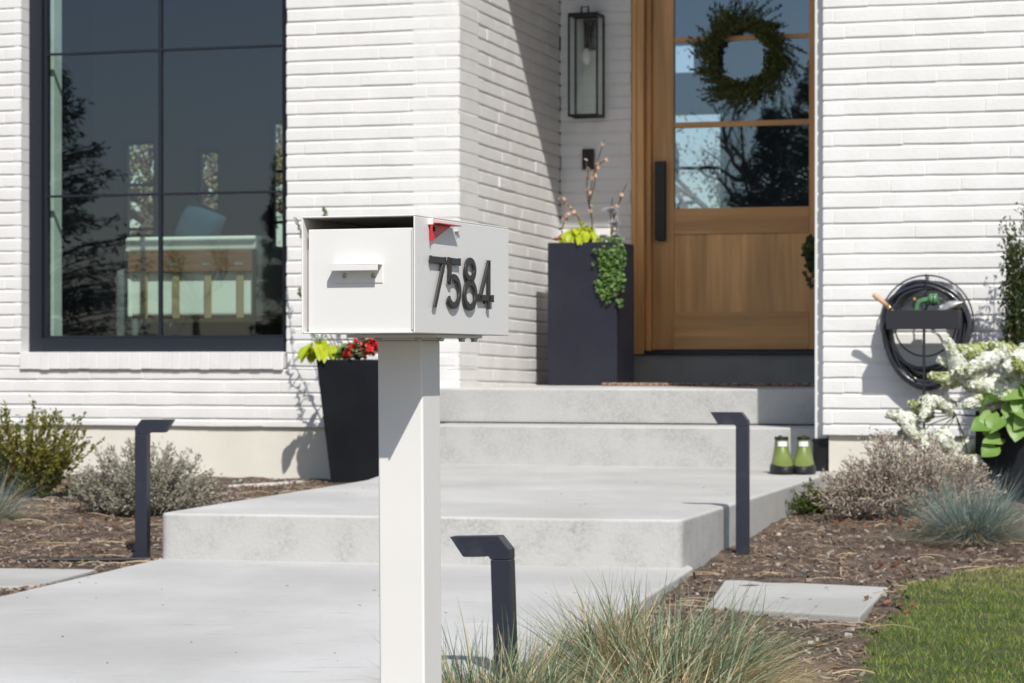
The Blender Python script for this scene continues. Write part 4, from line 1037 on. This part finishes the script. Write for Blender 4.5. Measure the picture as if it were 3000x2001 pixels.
leafy("potted_shrub", "dark leafy top of the hidden planter right of the door", "potted plant", hidc, mound(60, .10, .08, .06, .5), 54, M['darkleaf'], .03, .8)
# blossom branches
root = thing("blossom_branches", "bare branches with peach blossoms rising from the tall planter", "branches", tallc)
sb, fb = MB(), MB(); r = np.random.default_rng(61); vb = 13.55
paths = [[(1735, 700), (1733, 640), (1728, 590), (1735, 520), (1752, 470), (1772, 410)], [(1733, 640), (1722, 590), (1718, 540), (1722, 500), (1715, 468)],
         [(1728, 590), (1742, 540), (1745, 500), (1762, 478), (1785, 466)], [(1715, 695), (1690, 630), (1670, 610), (1655, 590), (1640, 580)],
         [(1790, 700), (1800, 640), (1812, 600), (1825, 560), (1838, 538)], [(1800, 640), (1792, 605), (1795, 580)], [(1648, 700), (1645, 670), (1655, 640), (1668, 620)]]
for pt in paths:
    pts = [rel(tallc, x+r.normal(0, 1.5), y, vb+r.normal(0, .02)) for x, y in pt]; m_ = len(pts)
    sb.tube(pts, [.0042*(1-.65*i/m_) for i in range(m_)], 6)
    for i in range(1, m_):
        for _ in range(3):
            if r.random() < .35: continue
            c = pts[i-1].lerp(pts[i], r.random())+Vector(r.normal(0, .006, 3)); k = 5
            th = np.arange(k)*2*np.pi/k; ax_ = rdirs(r, 1, 0)[0]; ax_[1] -= 1; ax_ /= np.linalg.norm(ax_)
            e1 = np.cross(ax_, [0, 0, 1.]); e1 /= np.linalg.norm(e1); e2 = np.cross(ax_, e1)
            D = np.outer(np.cos(th), e1)+np.outer(np.sin(th), e2)+ax_*.35
            V, Fc = leaf_cards(np.tile(np.array(c), (k, 1)), D, np.tile(ax_, (k, 1)), .0125, .013, shape='round'); fb = MB(); fb.add(V, Fc); fb.build("blossom", M['blossom'], root)
sb.build("twig", M['twig'], root, smooth=True)
# silver succulent and pale trailing bits
def rosette(c, n, L_, wd, r, upv=(0, -.3, 1)):
    up_ = np.array(upv, float); up_ /= np.linalg.norm(up_); e1 = np.cross(up_, [1, 0, .1]); e1 /= np.linalg.norm(e1); e2 = np.cross(up_, e1)
    th = np.arange(n)*2.4; k = np.linspace(.15, 1.1, n)
    D = np.outer(np.cos(th)*np.sin(k), e1)+np.outer(np.sin(th)*np.sin(k), e2)+np.outer(np.cos(k), up_)
    return leaf_cards(np.tile(np.array(c), (n, 1)), D, np.tile(up_, (n, 1))+.01, L_*(.6+.5*k), wd, fold=.6)
root = thing("silver_succulent", "silvery succulent rosette right of the chartreuse leaves", "succulent", tallc); mb = MB(); r = np.random.default_rng(62)
for x, y, L_ in ((1790, 618, .055), (1800, 655, .045), (1768, 690, .03), (1805, 690, .035)):
    V, Fc = rosette(rel(tallc, x, y+8, 13.5), 22, L_, .016, r); mb = MB(); mb.add(V, Fc); mb.build("rosette", M['silver'], root)
mb = MB()
for x, y in ((1788, 720), (1805, 740)): mb.tube([rel(tallc, x, y, 13.5), rel(tallc, x+2, y-50, 13.49), rel(tallc, x, y-100, 13.5)], .003, 5)
mb.build("stems", M['twig'], root)
CORAL = mat("coral tips", (.45, .12, .08), (.35, .18, .12), rough=.6)
root = thing("coral_succulent", "small coral pink leaf tips at the left rim of the tall planter", "succulent", tallc); mb = MB()
for x, y in ((1632, 702), (1642, 700), (1655, 698)):
    V, Fc = rosette(rel(tallc, x, y+4, 13.47), 7, .03, .006, r); mb = MB(); mb.add(V, Fc); mb.build("rosette", CORAL, root)

# in the tapered planter
leafy("sweet_potato_vine", "yellow green drooping leaves at the left rim of the tapered black planter", "foliage plant", tapc+rel(tapc, 945, 1040, 11.93), mound(46, .11, .07, .07, 1.0), 55, M['chart'], .062, .65)
leafy("geranium", "red flowering geranium in the tapered black planter", "flowers", tapc+rel(tapc, 1050, 1045, 11.97), mound(90, .12, .10, .10, .3), 56, M['gerleaf'], .035, .9, shape='round')
gr = bpy.data.objects["geranium"]; mb = MB(); r = np.random.default_rng(57)
gb = Vector(gr.location)
for x, y in ((1028, 1022), (1050, 1005), (1075, 1015), (1100, 1000), (1088, 1028), (1065, 1032), (1120, 1020), (1018, 1035), (1095, 990)):
    c = rel(gb, x, y, 11.93+r.uniform(-.03, .03)); n = 44
    d = rdirs(r, n, .3); C = np.array(c)+d*.020; Dt = r.normal(0, 1, (n, 3)); Dt = Dt-d*(Dt*d).sum(1, keepdims=True)*.8; V, Fc = leaf_cards(C, Dt, d+r.normal(0, .15, d.shape), .021, .020, shape='round'); mb.add(V, Fc)
mb.build("blooms", M['redpetal'], gr)
# thin tall sprigs leaning left of it
root = thing("wispy_shrub", "thin wispy sprigs rising from the tapered planter before the brick", "shrub", tapc); sb, lb = MB(), MB(); r = np.random.default_rng(58)
for pt in ([(1010, 1050), (980, 920), (960, 760), (955, 650), (952, 615)], [(1000, 1050), (950, 940), (905, 780), (880, 680), (868, 640)], [(1000, 1050), (940, 960), (890, 880), (878, 850)],
           [(1030, 1050), (1000, 900), (985, 760), (990, 660)], [(1005, 1050), (925, 990), (905, 950)], [(1040, 1040), (1040, 880), (1030, 740)], [(1060, 1040), (1075, 900), (1080, 760)]):
    pts = [rel(tapc, x, y, 11.98+r.normal(0, .03)) for x, y in pt]; m_ = len(pts)
    sb.tube(pts, [.0028*(1-.6*i/m_) for i in range(m_)], 5)
    n = 46; C = []; D = []
    for _ in range(n):
        q_ = (r.random()**.7)*(m_-1); k = min(int(q_), m_-2); p = pts[k].lerp(pts[k+1], q_-k); C.append(tuple(p)); D.append(tuple((pts[k+1]-pts[k]).normalized()*.6+Vector(r.normal(0, .5, 3))))
    V, Fc = leaf_cards(np.array(C), np.array(D), rdirs(r, n, .3), .026, .011); lb.add(V, Fc)
sb.build("stems", M['twig'], root); lb.build("foliage", M['gerleaf'], root)

# right planter: hydrangea, heart leaves; dark upright shrub behind
hyd = thing("hydrangea", "white and green hydrangea cones arching left out of the right planter", "hydrangea", rgtc)
sb, wb, gb_ = MB(), MB(), MB(); r = np.random.default_rng(63)
cones = [(a_, b__, c__*1.3) for a_, b__, c__ in [(2800,1050,.07),(2850,1030,.07),(2890,1055,.075),(2935,1030,.075),(2960,1075,.08),(2990,1050,.08),(2790,1065,.05),(2905,1130,.08),(2880,1165,.07),(2925,1180,.06),(2850,1090,.06),
         (2740,1175,.055),(2765,1185,.05),(2720,1190,.05),(2700,1205,.05),(2650,1225,.06),(2665,1255,.06),(2680,1285,.06),(2745,1290,.065),(2765,1300,.05),(2820,1320,.055),(2840,1350,.05),(2855,1375,.04),(2985,1120,.08),(3020,1090,.08),(2975,1160,.07), (2830,1115,.06), (2770,1110,.055), (2955,1120,.07)]]
def coil_at(i):  # depth for the cone
    return 10.42+.04*math.sin(i*2.3)
nodes = [(2960, 1190), (2880, 1200), (2800, 1210)]
for i, (x, y, s_) in enumerate(cones):
    c = rel(rgtc, x, y, coil_at(i)); ax_ = Vector((-.7+r.normal()*.25, -.25, .15+r.normal()*.4)).normalized()
    if y > 1180 and x < 2870: root_p = rel(rgtc, 2800, 1215, 10.5)
    else: root_p = rel(rgtc, 2930, 1215, 10.55)
    sb.tube([rel(rgtc, 2950, 1225, 10.6), root_p, root_p.lerp(c, .6)+Vector((0, 0, .02)), c], [.004, .003, .0022, .0018], 5)
    n = int(3000*s_)
    t = r.random(n); rad = s_*.50*(1-t*.72); th = r.uniform(0, 6.28, n); e1 = ax_.orthogonal().normalized(); e2 = ax_.cross(e1)
    rd_ = (rad*r.uniform(.75, 1.05, n))[:, None]
    out = np.outer(np.cos(th), e1)+np.outer(np.sin(th), e2)
    C = np.array(c)+np.outer((t-.4)*s_*1.5, ax_)+out*rd_
    green = (r.random() < .25)
    qm = ax_.to_track_quat('Z', 'Y').to_matrix().to_4x4()
    (gb_ if green else wb).lathe([(.002, -s_*.62), (s_*.36, -s_*.50), (s_*.42, -s_*.30), (s_*.34, s_*.10), (s_*.20, s_*.50), (s_*.08, s_*.80), (.002, s_*.88)], c=tuple(c), k=9, M=qm)
    for k in range(3):                       # three petals per floret
        D = r.normal(0, 1, (n, 3)); D = D-out*(D*out).sum(1, keepdims=True)*.85
        V, Fc = leaf_cards(C, D, out+r.normal(0, .2, out.shape), .0155, .0155, shape='round', fold=.1)
        gsel = (r.random(n) < (.75 if green else .12)); Fq = Fc.reshape(3, n, 4)
        wb.add(V, Fq[:, ~gsel].reshape(-1, 4)); gb_.add(V, Fq[:, gsel].reshape(-1, 4))
sb.build("stems", M['lowleaf'], hyd); wb.build("white_florets", M['whitepetal'], hyd); gb_.build("green_florets", M['greenpetal'], hyd)
def hearts(r):
    pts = [(2885,1200),(2905,1230),(2895,1260),(2925,1240),(2955,1200),(2975,1225),(2990,1180),(2960,1260),(2985,1260),(3010,1230),(2940,1180),(2870,1215),(2930,1300),(2915,1325),(3000,1150),(3020,1200),(2955,1235),(2880,1245)]
    C = np.array([tuple(rel(rgtc, x, y-18, 10.36+.05*r.random())) for x, y in pts]); n = len(C)
    D = np.stack([r.normal(-.1, .5, n), -.45*np.ones(n), -.55+r.normal(0, .35, n)], -1); Nn = np.stack([r.normal(0, .35, n), -.8*np.ones(n), .75*np.ones(n)], -1)
    S = [([rel(rgtc, 2950, 1225, 10.55), Vector(C[i])*.7+rel(rgtc, 2950, 1225, 10.55)*.3+Vector((0, 0, .03)), Vector(C[i])], .002) for i in range(n)]
    return C, D, Nn, S
leafy("heart_leaf_vine", "large fresh green heart shaped leaves spilling over the right planter", "foliage plant", rgtc, hearts, 64, M['bigleaf'], .082, .92, fold=.18, stems=M['lowleaf'])
# dark upright shrub
p = W(*HP(3010, 1300, 10.98)[:2]); p.z = ghs(p.x, p.y)
stem_shrub("upright_shrub", "tall dark green upright shrub against the right wall at the picture edge", p, 90, 1.22, .30, M['darkleaf'], 230, .022, 65, spread=.42, asp=.5, bunch=.8, minf=.12, stemr=.004, flat=.7)

# ------------------------------------------------------------------ wreath on the door
vw_ = VD-.03; wc = W(*HP(2173, 165, vw_)); wr = thing("wreath", "evergreen cedar wreath hanging on the glass of the oak door", "wreath", wc, -A)
r = np.random.default_rng(71); sbm, lbm = MB(), MB(); Rw = .185
sbm.tube([(Rw*.92*math.cos(t), 0, Rw*.92*math.sin(t)) for t in np.linspace(0, 2*math.pi, 33)[:-1]], .016, 8, closed=True)
sbm.tube([(0, .002, Rw*.92), (0, .006, 1.2)], .0012, 4)
for i in range(270):
    th = r.uniform(0, 2*math.pi); rr = Rw*r.uniform(.68, 1.06); c = Vector((rr*math.cos(th), -.012+r.normal(0, .012), rr*math.sin(th)))
    tang = Vector((-math.sin(th), 0, math.cos(th))); outw = Vector((math.cos(th), 0, math.sin(th)))
    d = (-tang*1.0+outw*r.uniform(.0, .9)+Vector((0, r.normal(0, .25)-.1, 0))).normalized()
    L_ = r.uniform(.08, .14) if r.random() < .7 else r.uniform(.15, .22); cur = (outw*.0-tang*.0+Vector((r.normal(0, .01), 0, r.normal(0, .01))))
    pts = [c+d*L_*t+cur*t*t for t in (0, .35, .7, 1)]; sbm.tube(pts, [.0016, .0013, .001, .0006], 4, cap=False)
    n = 34; t = r.random(n); C = np.array([tuple(c+d*L_*tt+cur*tt*tt) for tt in t]); D = np.array(d)*.8+r.normal(0, .5, (n, 3))
    V, Fc = leaf_cards(C, D, rdirs(r, n), r.uniform(.014, .026, n), .008); lbm.add(V, Fc)
sbm.build("ring", M['twig'], wr); lbm.build("sprigs", M['wreath'], wr)

# ------------------------------------------------------------------ hose stand, hose, trowel, nozzle
vT = 11.05
tx0, tx1 = HUx(2596, vT), HUx(2808, vT); tz1, tz0_ = HP(2700, 908, vT)[2], HP(2700, 964, vT)[2]
ucx = HUx(2713, vT+.06); gzz = ghs(*W(ucx, vT+.06).xy)
st = thing("hose_stand", "black garden stake hose stand with a small tool tray before the right wall", "hose stand", W(ucx, vT+.06, gzz), -A)
def hs(u_, v_, z_): return (u_-ucx, v_-(vT+.06), z_-gzz)
mb = MB(OFF)
mb = MB((ucx, vT+.06, gzz))
mb.box(tx0, tx1, vT, vT+.003, tz0_, tz1); mb.box(tx0, tx1, vT+.117, vT+.12, tz0_, tz1); mb.box(tx0, tx0+.003, vT+.003, vT+.117, tz0_, tz1); mb.box(tx1-.003, tx1, vT+.003, vT+.117, tz0_, tz1)
mb.box(tx0+.003, tx1-.003, vT+.003, vT+.117, tz0_, tz0_+.003); mb.build("tray", M['reelmetal'], st, bevel=.001)
mb = MB((ucx, vT+.06, gzz)); us_ = HUx(2706, vT+.05); mb.tube([(us_, vT+.06, gzz-.05), (us_, vT+.06, tz0_+.001)], .0055, 8); mb.tube([(us_, vT+.125, tz0_), (us_, vT+.125, HP(2705, 803, vT+.12)[2])], .004, 6)
mb.build("stake", M['reelmetal'], st, smooth=True)
hc = HP(2708, 955, vT+.12); mb = MB((ucx, vT+.06, gzz))
mb.tube([(hc[0]+.20*math.cos(t), vT+.19, hc[2]+.02+.20*math.sin(t)) for t in np.linspace(R(-20), R(200), 30)], .0035, 6)
mb.tube([(hc[0]+.13*math.cos(t), vT+.14, hc[2]+.13*math.sin(t)) for t in np.linspace(0, 2*math.pi, 40)[:-1]], .0035, 6, closed=True)
mb.tube([(us_, vT+.19, hc[2]+.22), (us_, vT+.14, hc[2]+.12)], .0035, 6)
mb.build("hoop", M['reelmetal'], st, smooth=True)
hose = MB((hc[0], hc[1], hc[2])); pts = []; r = np.random.default_rng(72); turns = 12; K = 40
for i in range(turns*K):
    t = i/K; th = 2*math.pi*t+R(60); k = t/turns
    rr = .147+.040*abs(math.sin(t*2.1+.5))+.005*math.sin(th*3+t)+.003*math.sin(th*5+2*t); sagd = max(0, -math.sin(th))*.085*(.15+abs(math.sin(t*1.3)))
    vv = vT+.143+.060*(k)+.004*math.sin(th*2)
    pts.append((hc[0]+rr*math.cos(th)*1.0, vv, hc[2]+.005+rr*math.sin(th)-sagd*(-math.sin(th) if math.sin(th) < 0 else 0)))
hose.tube(pts, .0085, 8); hose.build("garden_hose", M['hose'], loc=W(*hc), rot=(0, 0, -A), smooth=True)
tag(bpy.data.objects["garden_hose"], "coiled glossy grey garden hose hanging on the stand", "hose")
# couple fitting at the hose end
# trowel
ta_, tb2 = Vector(W(*HP(2558, 861, vT+.03))), Vector(W(*HP(2612, 906, vT+.045))); dT = (tb2-ta_).normalized()
tr = thing("trowel", "garden trowel with a turned wooden handle lying in the tray", "trowel", tb2)
q_ = dT.to_track_quat('Z', 'Y').to_matrix().to_4x4(); Lh = (tb2-ta_).length
mb = MB(); mb.lathe([(.003, -Lh), (.011, -Lh+.004), (.0125, -Lh+.02), (.0105, -Lh*.5), (.009, -.022)], k=14, M=q_); mb.build("grip", M['trowelwood'], tr, smooth=True)
mb = MB(); mb.lathe([(.0092, -.022), (.008, -.005), (.005, .0)], k=14, M=q_); mb.build("ferrule", M['brass'], tr, smooth=True)
mb = MB(); e_ = tb2-ta_
c1 = W(*HP(2640, 935, vT+.05))-tb2; mb.tube([Vector((0, 0, 0))-dT*.004, c1*.5, c1], .004, 6)
b0, b1 = W(*HP(2735, 925, vT+.06))-tb2, W(*HP(2822, 884, vT+.075))-tb2; dd_ = (b1-b0); nn_ = dd_.cross(Vector((0, 1, 0))).normalized()
mb.tube([c1, b0], .0035, 6)
V = []; cols_ = [(0, .010), (.25, .026), (.6, .028), (.85, .018), (1, .002)]
for t_, w_ in cols_:
    for s_ in (-1, -.5, 0, .5, 1): V.append(tuple(b0+dd_*t_+nn_*w_*s_+Vector((0, .010*(s_*s_), 0))))
Fc = [(i*5+j, i*5+j+1, i*5+j+6, i*5+j+5) for i in range(4) for j in range(4)]
mb.add(V, Fc); mb.add([(v[0], v[1]+.0012, v[2]) for v in V], Fc); mb.build("blade", M['steel'], tr, smooth=True)
# spray nozzle
nz_ = thing("spray_nozzle", "green pistol spray nozzle standing in the tray of the hose stand", "spray nozzle", W(*HP(2687, 960, vT+.06)))
cN = Vector(nz_.location); rp = lambda x, y, d=.06: W(*HP(x, y, vT+d))-cN
mb = MB(); mb.tube([rp(2684, 958), rp(2685, 920), rp(2687, 897), rp(2694, 884), rp(2708, 880), rp(2722, 878)], [.011, .0115, .012, .012, .0125, .013], 12); mb.build("body", M['nozzle'], nz_, smooth=True)
mb = MB(); mb.tube([rp(2720, 879), rp(2726, 878), rp(2727, 878), rp(2738, 877), rp(2739, 877), rp(2748, 876)], [.015, .025, .026, .027, .024, .026], 18); hd_ = mb.build("head", M['nozzle'], nz_, smooth=True)
mb = MB(); mb.tube([rp(2735, 877.3), rp(2738, 877.1)], .0278, 18); mb.build("band", M['rubber'], hd_)
mb = MB(); mb.tube([rp(2700, 892), rp(2703, 910), rp(2714, 900), rp(2722, 890)], .004, 6); mb.tube([rp(2678, 905), rp(2676, 890), rp(2680, 880)], .005, 6); mb.build("trigger", M['rubber'], nz_, smooth=True)
mb = MB(); mb.tube([rp(2677, 878), rp(2683, 876)], .0075, 8); mb.build("lever", M['orange'], nz_, smooth=True)

# ------------------------------------------------------------------ boots
def boot(x, label, mirror, first=[None]):
    p = GP(x, 1388, Z_LAND); root = thing("rubber_boot", label, "boot", (p.x, p.y, Z_LAND+.0005), R(4)*mirror-R(4), "pair of green ankle boots on the landing"); root.scale = (1.06, 1, .88)
    if first[0] is None:
        K = 20
        # sections from sole to cuff: (z, centre y, half width, half length); toe towards -y
        secs = [(.030, -.010, .046, .120), (.045, -.008, .045, .116), (.060, -.002, .042, .106), (.078, .012, .0385, .088), (.098, .026, .034, .066), (.120, .034, .0305, .052), (.145, .036, .028, .047), (.168, .036, .0275, .046), (.178, .036, .0285, .047)]
        def ringpts(s, gr=0):
            z, cy, hw_, hl_ = s; o_ = []
            for j in range(K):
                q = 2*math.pi*j/K; xx, yy = math.cos(q), math.sin(q)
                toe = 1.0 if yy > 0 else 1-.10*(-yy)**3
                o_.append(((hw_+gr)*math.copysign(abs(xx)**.85, xx)*toe, cy+(hl_+gr)*math.copysign(abs(yy)**.9, yy), z+(-.018*max(0, -yy)**2 if .05 < z < .1 else 0)))
            return o_
        def loft(ss, name, m_, gr=0, cap=(True, True)):
            mb = MB(); V = []; [V.extend(ringpts(s, gr)) for s in ss]; n_ = len(ss)
            Fc = [(i*K+j, i*K+(j+1) % K, (i+1)*K+(j+1) % K, (i+1)*K+j) for i in range(n_-1) for j in range(K)]
            if cap[0]: Fc.append(tuple(range(K))[::-1])
            if cap[1]: Fc.append(tuple((n_-1)*K+j for j in range(K)))
            mb.add(V, Fc); o = mb.build(name, m_, root, smooth=True); sub = o.modifiers.new("sub", 'SUBSURF'); sub.levels = sub.render_levels = 1
            return o
        loft(secs[:-1], "shaft", M['bootgreen'], cap=(True, False))
        loft([(0, -.010, .048, .123), (.004, -.010, .052, .127), (.028, -.010, .0525, .127), (.046, -.009, .0475, .119), (.052, -.008, .0458, .115)], "sole", M['rubber'])
        z_, cy_, a_, b_ = .166, .036, .0285, .0472
        loft([(.166, .036, .0285, .0472), (.180, .036, .0292, .048), (.181, .036, .0275, .0455), (.166, .036, .026, .044)], "cuff", M['rubber'], cap=(False, False))
        mb = MB(); V = []
        for z in (.134, .158):
            for q in np.linspace(R(-128), R(-52), 9):
                f_ = (z-.120)/.05; hw_ = .0305-.003*f_; hl_ = .052-.006*f_; V.append(((hw_+.0012)*math.copysign(abs(math.cos(q))**.85, math.cos(q))*(1-.1*abs(math.sin(q))**3), .035+(hl_+.0014)*math.copysign(abs(math.sin(q))**.9, math.sin(q)), z))
        mb.add(V, [(i, i+1, i+10, i+9) for i in range(8)]); mb.build("band", M['label'], root, smooth=True)
        mb = MB(); mb.box(-.008, .008, .083, .088, .150, .185); mb.box(-.008, .008, .083, .0845, .13, .15); mb.build("pull_tab", M['rubber'], root, bevel=.001)
        first[0] = root
    else:
        for ch in first[0].children:
            c = ch.copy(); sc.collection.objects.link(c); c.parent = root
boot(2292, "green rubber ankle boot farther from the right wall, left one of the pair", 1)
boot(2354, "green rubber ankle boot nearer the black drain box, right one of the pair", -1)

# ------------------------------------------------------------------ furniture behind the window
vc = 13.25
cu0, cu1 = HUx(355, vc), HUx(760, vc); cz0, cz1 = HP(500, 932, vc)[2], HP(500, 692, vc)[2]
ch = thing("armchair", "off white armchair with wooden rail and tan straps behind the window", "armchair", W((cu0+cu1)/2, vc+.25, IZ0), -A)
cw = (cu1-cu0)/2; z0, z1 = cz0-IZ0, cz1-IZ0
mb = MB(); mb.box(-cw+.03, cw-.03, -.20, -.08, z0+.01, z1-.03); mb.box(-cw, cw, -.235, -.19, z0+.0, z1) if False else None
mb.box(-cw, cw, -.215, -.06, z1-.085, z1); mb.box(-cw, -cw+.045, -.215, .35, z0, z1-.05); mb.box(cw-.045, cw, -.215, .35, z0, z1-.05); mb.box(-cw+.05, cw-.05, -.08, .4, z0-.02, z0+.12)
mb.build("backrest", M['upholstery'], ch, bevel=.038, seg=5)
mb = MB(); mb.box(-cw+.035, cw-.035, -.245, -.216, z1-.20, z1-.078); mb.build("rail", M['chairwood'], ch, bevel=.004)
mb = MB(); mb.tube([(-cw+.03, -.25, -.0), (-cw+.03, -.25, z1-.08)], .011, 8); mb.build("leg", M['black'], ch); mb = MB(); mb.tube([(cw-.03, -.25, 0), (cw-.03, -.25, z1-.08)], .011, 8)
mb.build("leg", M['black'], ch); 
for k in range(4):
    xk = -cw+.03+(2*cw-.06)*(.5+k)/4.0
    mb = MB(); mb.box(xk-.021, xk+.021, -.224, -.2165, z0+.0, z1-.15) ; s_ = mb.build("strap", M['strap'], ch, bevel=.002)
    mb = MB(); mb.box(xk-.024, xk+.024, -.249, -.2455, z1-.165, z1-.152); mb.build("buckle", M['pewter'], s_)
cush = MB(); K = 14
cc = HP(585, 668, vc+.6)
V = []; 
for i in range(K+1):
    for j in range(K+1):
        a, b_ = i/K*2-1, j/K*2-1; th_ = .07*math.sqrt(max(0, 1-a**4))*math.sqrt(max(0, 1-b_**4)); V.append((a*.135*(1-.06*b_*b_), -th_, b_*.135*(1-.06*a*a)))
Fc = [(i*(K+1)+j, (i+1)*(K+1)+j, (i+1)*(K+1)+j+1, i*(K+1)+j+1) for i in range(K) for j in range(K)]
cush.add(V, Fc); cush.add([(v[0], -v[1], v[2]) for v in V], [f[::-1] for f in Fc])
tag(cush.build("cushion", M['cushion'], loc=W(*cc), rot=(0, R(25), -A), smooth=True), "blue cushion behind the armchair seen through the window", "cushion")
so_ = MB(); so_.box(-.65, .65, -.05, .12, 0, .62); so_.box(-.65, .65, .12, .75, 0, .36); so_.box(-.80, -.65, -.05, .75, 0, .52); so_.box(.65, .80, -.05, .75, 0, .52)
tag(so_.build("sofa", mat("grey sofa cloth", (.16, .17, .18), rough=.95), loc=W(cc[0]+.2, cc[1]+.15, IZ0), rot=(0, 0, -A), bevel=.04, seg=3), "grey sofa deeper in the room behind the armchair", "sofa")

# ------------------------------------------------------------------ trees: beyond the house and across the street (seen in the glass)
def conifer(x, y, h, wd, seed, label):
    r = np.random.default_rng(seed); root = thing("conifer", label, "conifer", (x, y, -.85), 0, "dark conifers across the street")
    mb = MB(); mb.tube([(0, 0, 0), (0, 0, h*.5), (0, 0, h*.98)], [h*.016, h*.010, .01], 8); 
    C = []; D = []
    for i in range(260):
        t = r.random()**.8; z = h*(.06+.92*t); L_ = wd*(1-t)**.85*r.uniform(.55, 1.1)+.05; th = r.uniform(0, 6.28)
        tip = Vector((math.cos(th)*L_, math.sin(th)*L_, z+.10*L_+.35*L_*t)); b0 = Vector((0, 0, z))
        mb.tube([b0, b0.lerp(tip, .5)+Vector((0, 0, .04*L_)), tip], [.02, .014, .006], 4, cap=False)
        n = int(20+80*L_/wd)
        for _ in range(n):
            q = r.random()**.7; p = b0.lerp(tip, q); sp = .14*L_*(1.1-q)+.03
            C.append((p.x+r.normal(0, sp), p.y+r.normal(0, sp), p.z+r.normal(0, .05)-.02)); D.append((math.cos(th)+r.normal(0, .6), math.sin(th)+r.normal(0, .6), r.normal(-.1, .3)))
    mb.build("trunk", M['bark'], root); C = np.array(C); n = len(C)
    V, Fc = leaf_cards(C, np.array(D), rdirs(r, n, .5), r.uniform(.05, .13, n), r.uniform(.018, .04, n)); lb = MB(); lb.add(V, Fc); lb.build("crown", M['conifer'], root)
def bare_tree(x, y, h, seed, label, leaves=3000, group="budding trees behind the house", zb_=-.6, leafm=None):
    r = np.random.default_rng(seed); root = thing("broadleaf_tree", label, "tree", (x, y, zb_), 0, group); mb = MB(); tips = []
    def grow(p, d, L_, rad, lev):
        q = p+d*L_; m_ = p.lerp(q, .5)+Vector(r.normal(0, .05*L_, 3)); mb.tube([p, m_, q], [rad, rad*.85, rad*.7], 6 if lev < 2 else 4, cap=False)
        if lev >= 5: tips.append((m_, q)); return
        if lev >= 2: tips.append((m_, q))
        for _ in range(2 if lev == 0 else 3 if lev < 4 else 2):
            nd = (d+Vector(r.normal(0, .48, 3))+Vector((0, 0, .12))).normalized(); grow(q if r.random() < .6 else m_, nd, L_*r.uniform(.62, .82), rad*.62, lev+1)
    grow(Vector((0, 0, 0)), Vector((r.normal(0, .05), r.normal(0, .05), 1)).normalized(), h*.24, h*.022, 0)
    mb.build("trunk", M['bark'], root); n = leaves; k = r.integers(0, len(tips), n); t = r.random(n)
    A_ = np.array([tuple(a) for a, b in tips]); B_ = np.array([tuple(b) for a, b in tips])
    C = A_[k]*(1-t[:, None])+B_[k]*t[:, None]+r.normal(0, .12, (n, 3))
    V, Fc = leaf_cards(C, rdirs(r, n), rdirs(r, n), r.uniform(.03, .065, n), r.uniform(.02, .045, n)); lb = MB(); lb.add(V, Fc); lb.build("crown", leafm or M['sparse'], root)
# mirror line of sight: from the big window the camera sees towards (-.64,-.77), from the door glass towards (-.50,-.87)
def mirror(x, v, t):             # point t metres along the reflected sight line through photo column x
    xr = x-1500; Z = v/(CA+SA*xr/F); p = Vector((xr/F*Z, Z)); d = p.normalized(); n = Vector((SA, CA)); d2 = d-n*2*d.dot(n); return p+d2*t
for i, (x, v, t, h, wd, lab) in enumerate([(95, D_L, 24, 5.7, 2.1, "dark conifer reflected at the left of the big window"), (822, D_L, 30, 4.4, .7, "slender conifer reflected at the right of the big window"),
                                (2260, D_D, 27, 4.9, 1.9, "broad conifer reflected low in the door glass"), (2395, D_D, 31, 6.2, 2.1, "tall conifer reflected at the right of the door glass"), (2120, D_D, 46, 4.2, 2.4, "squat conifer farthest across the street")]):
    q = mirror(x, v, t); conifer(q.x, q.y, h, wd, 80+i, lab)
for i, (x, v, t, h, lab) in enumerate([(560, D_L, 50, 5.5, "bare tree reflected low in the middle of the big window"), (2330, D_D, 40, 9.5, "bare tree whose twigs reflect at the top of the door glass")]):
    q = mirror(x, v, t); bare_tree(q.x, q.y, h, 90+i, lab, 2500, "bare trees across the street", -.85)
for i, (x, v, h, lab) in enumerate([(400, 25, 7.5, "budding tree behind the house seen through the left back window"), (640, 27, 8, "budding tree behind the house seen through the middle back window"), (860, 26, 7, "budding tree behind the house seen through the right back window"),
                               (1990, 25, 7, "budding tree behind the house seen through the door glass"), (2110, 30, 8, "taller budding tree behind the house seen through the door glass")]):
    u_ = HUx(x, v); q = W(u_, v); bare_tree(q.x, q.y, h, 100+i, lab, 7000)
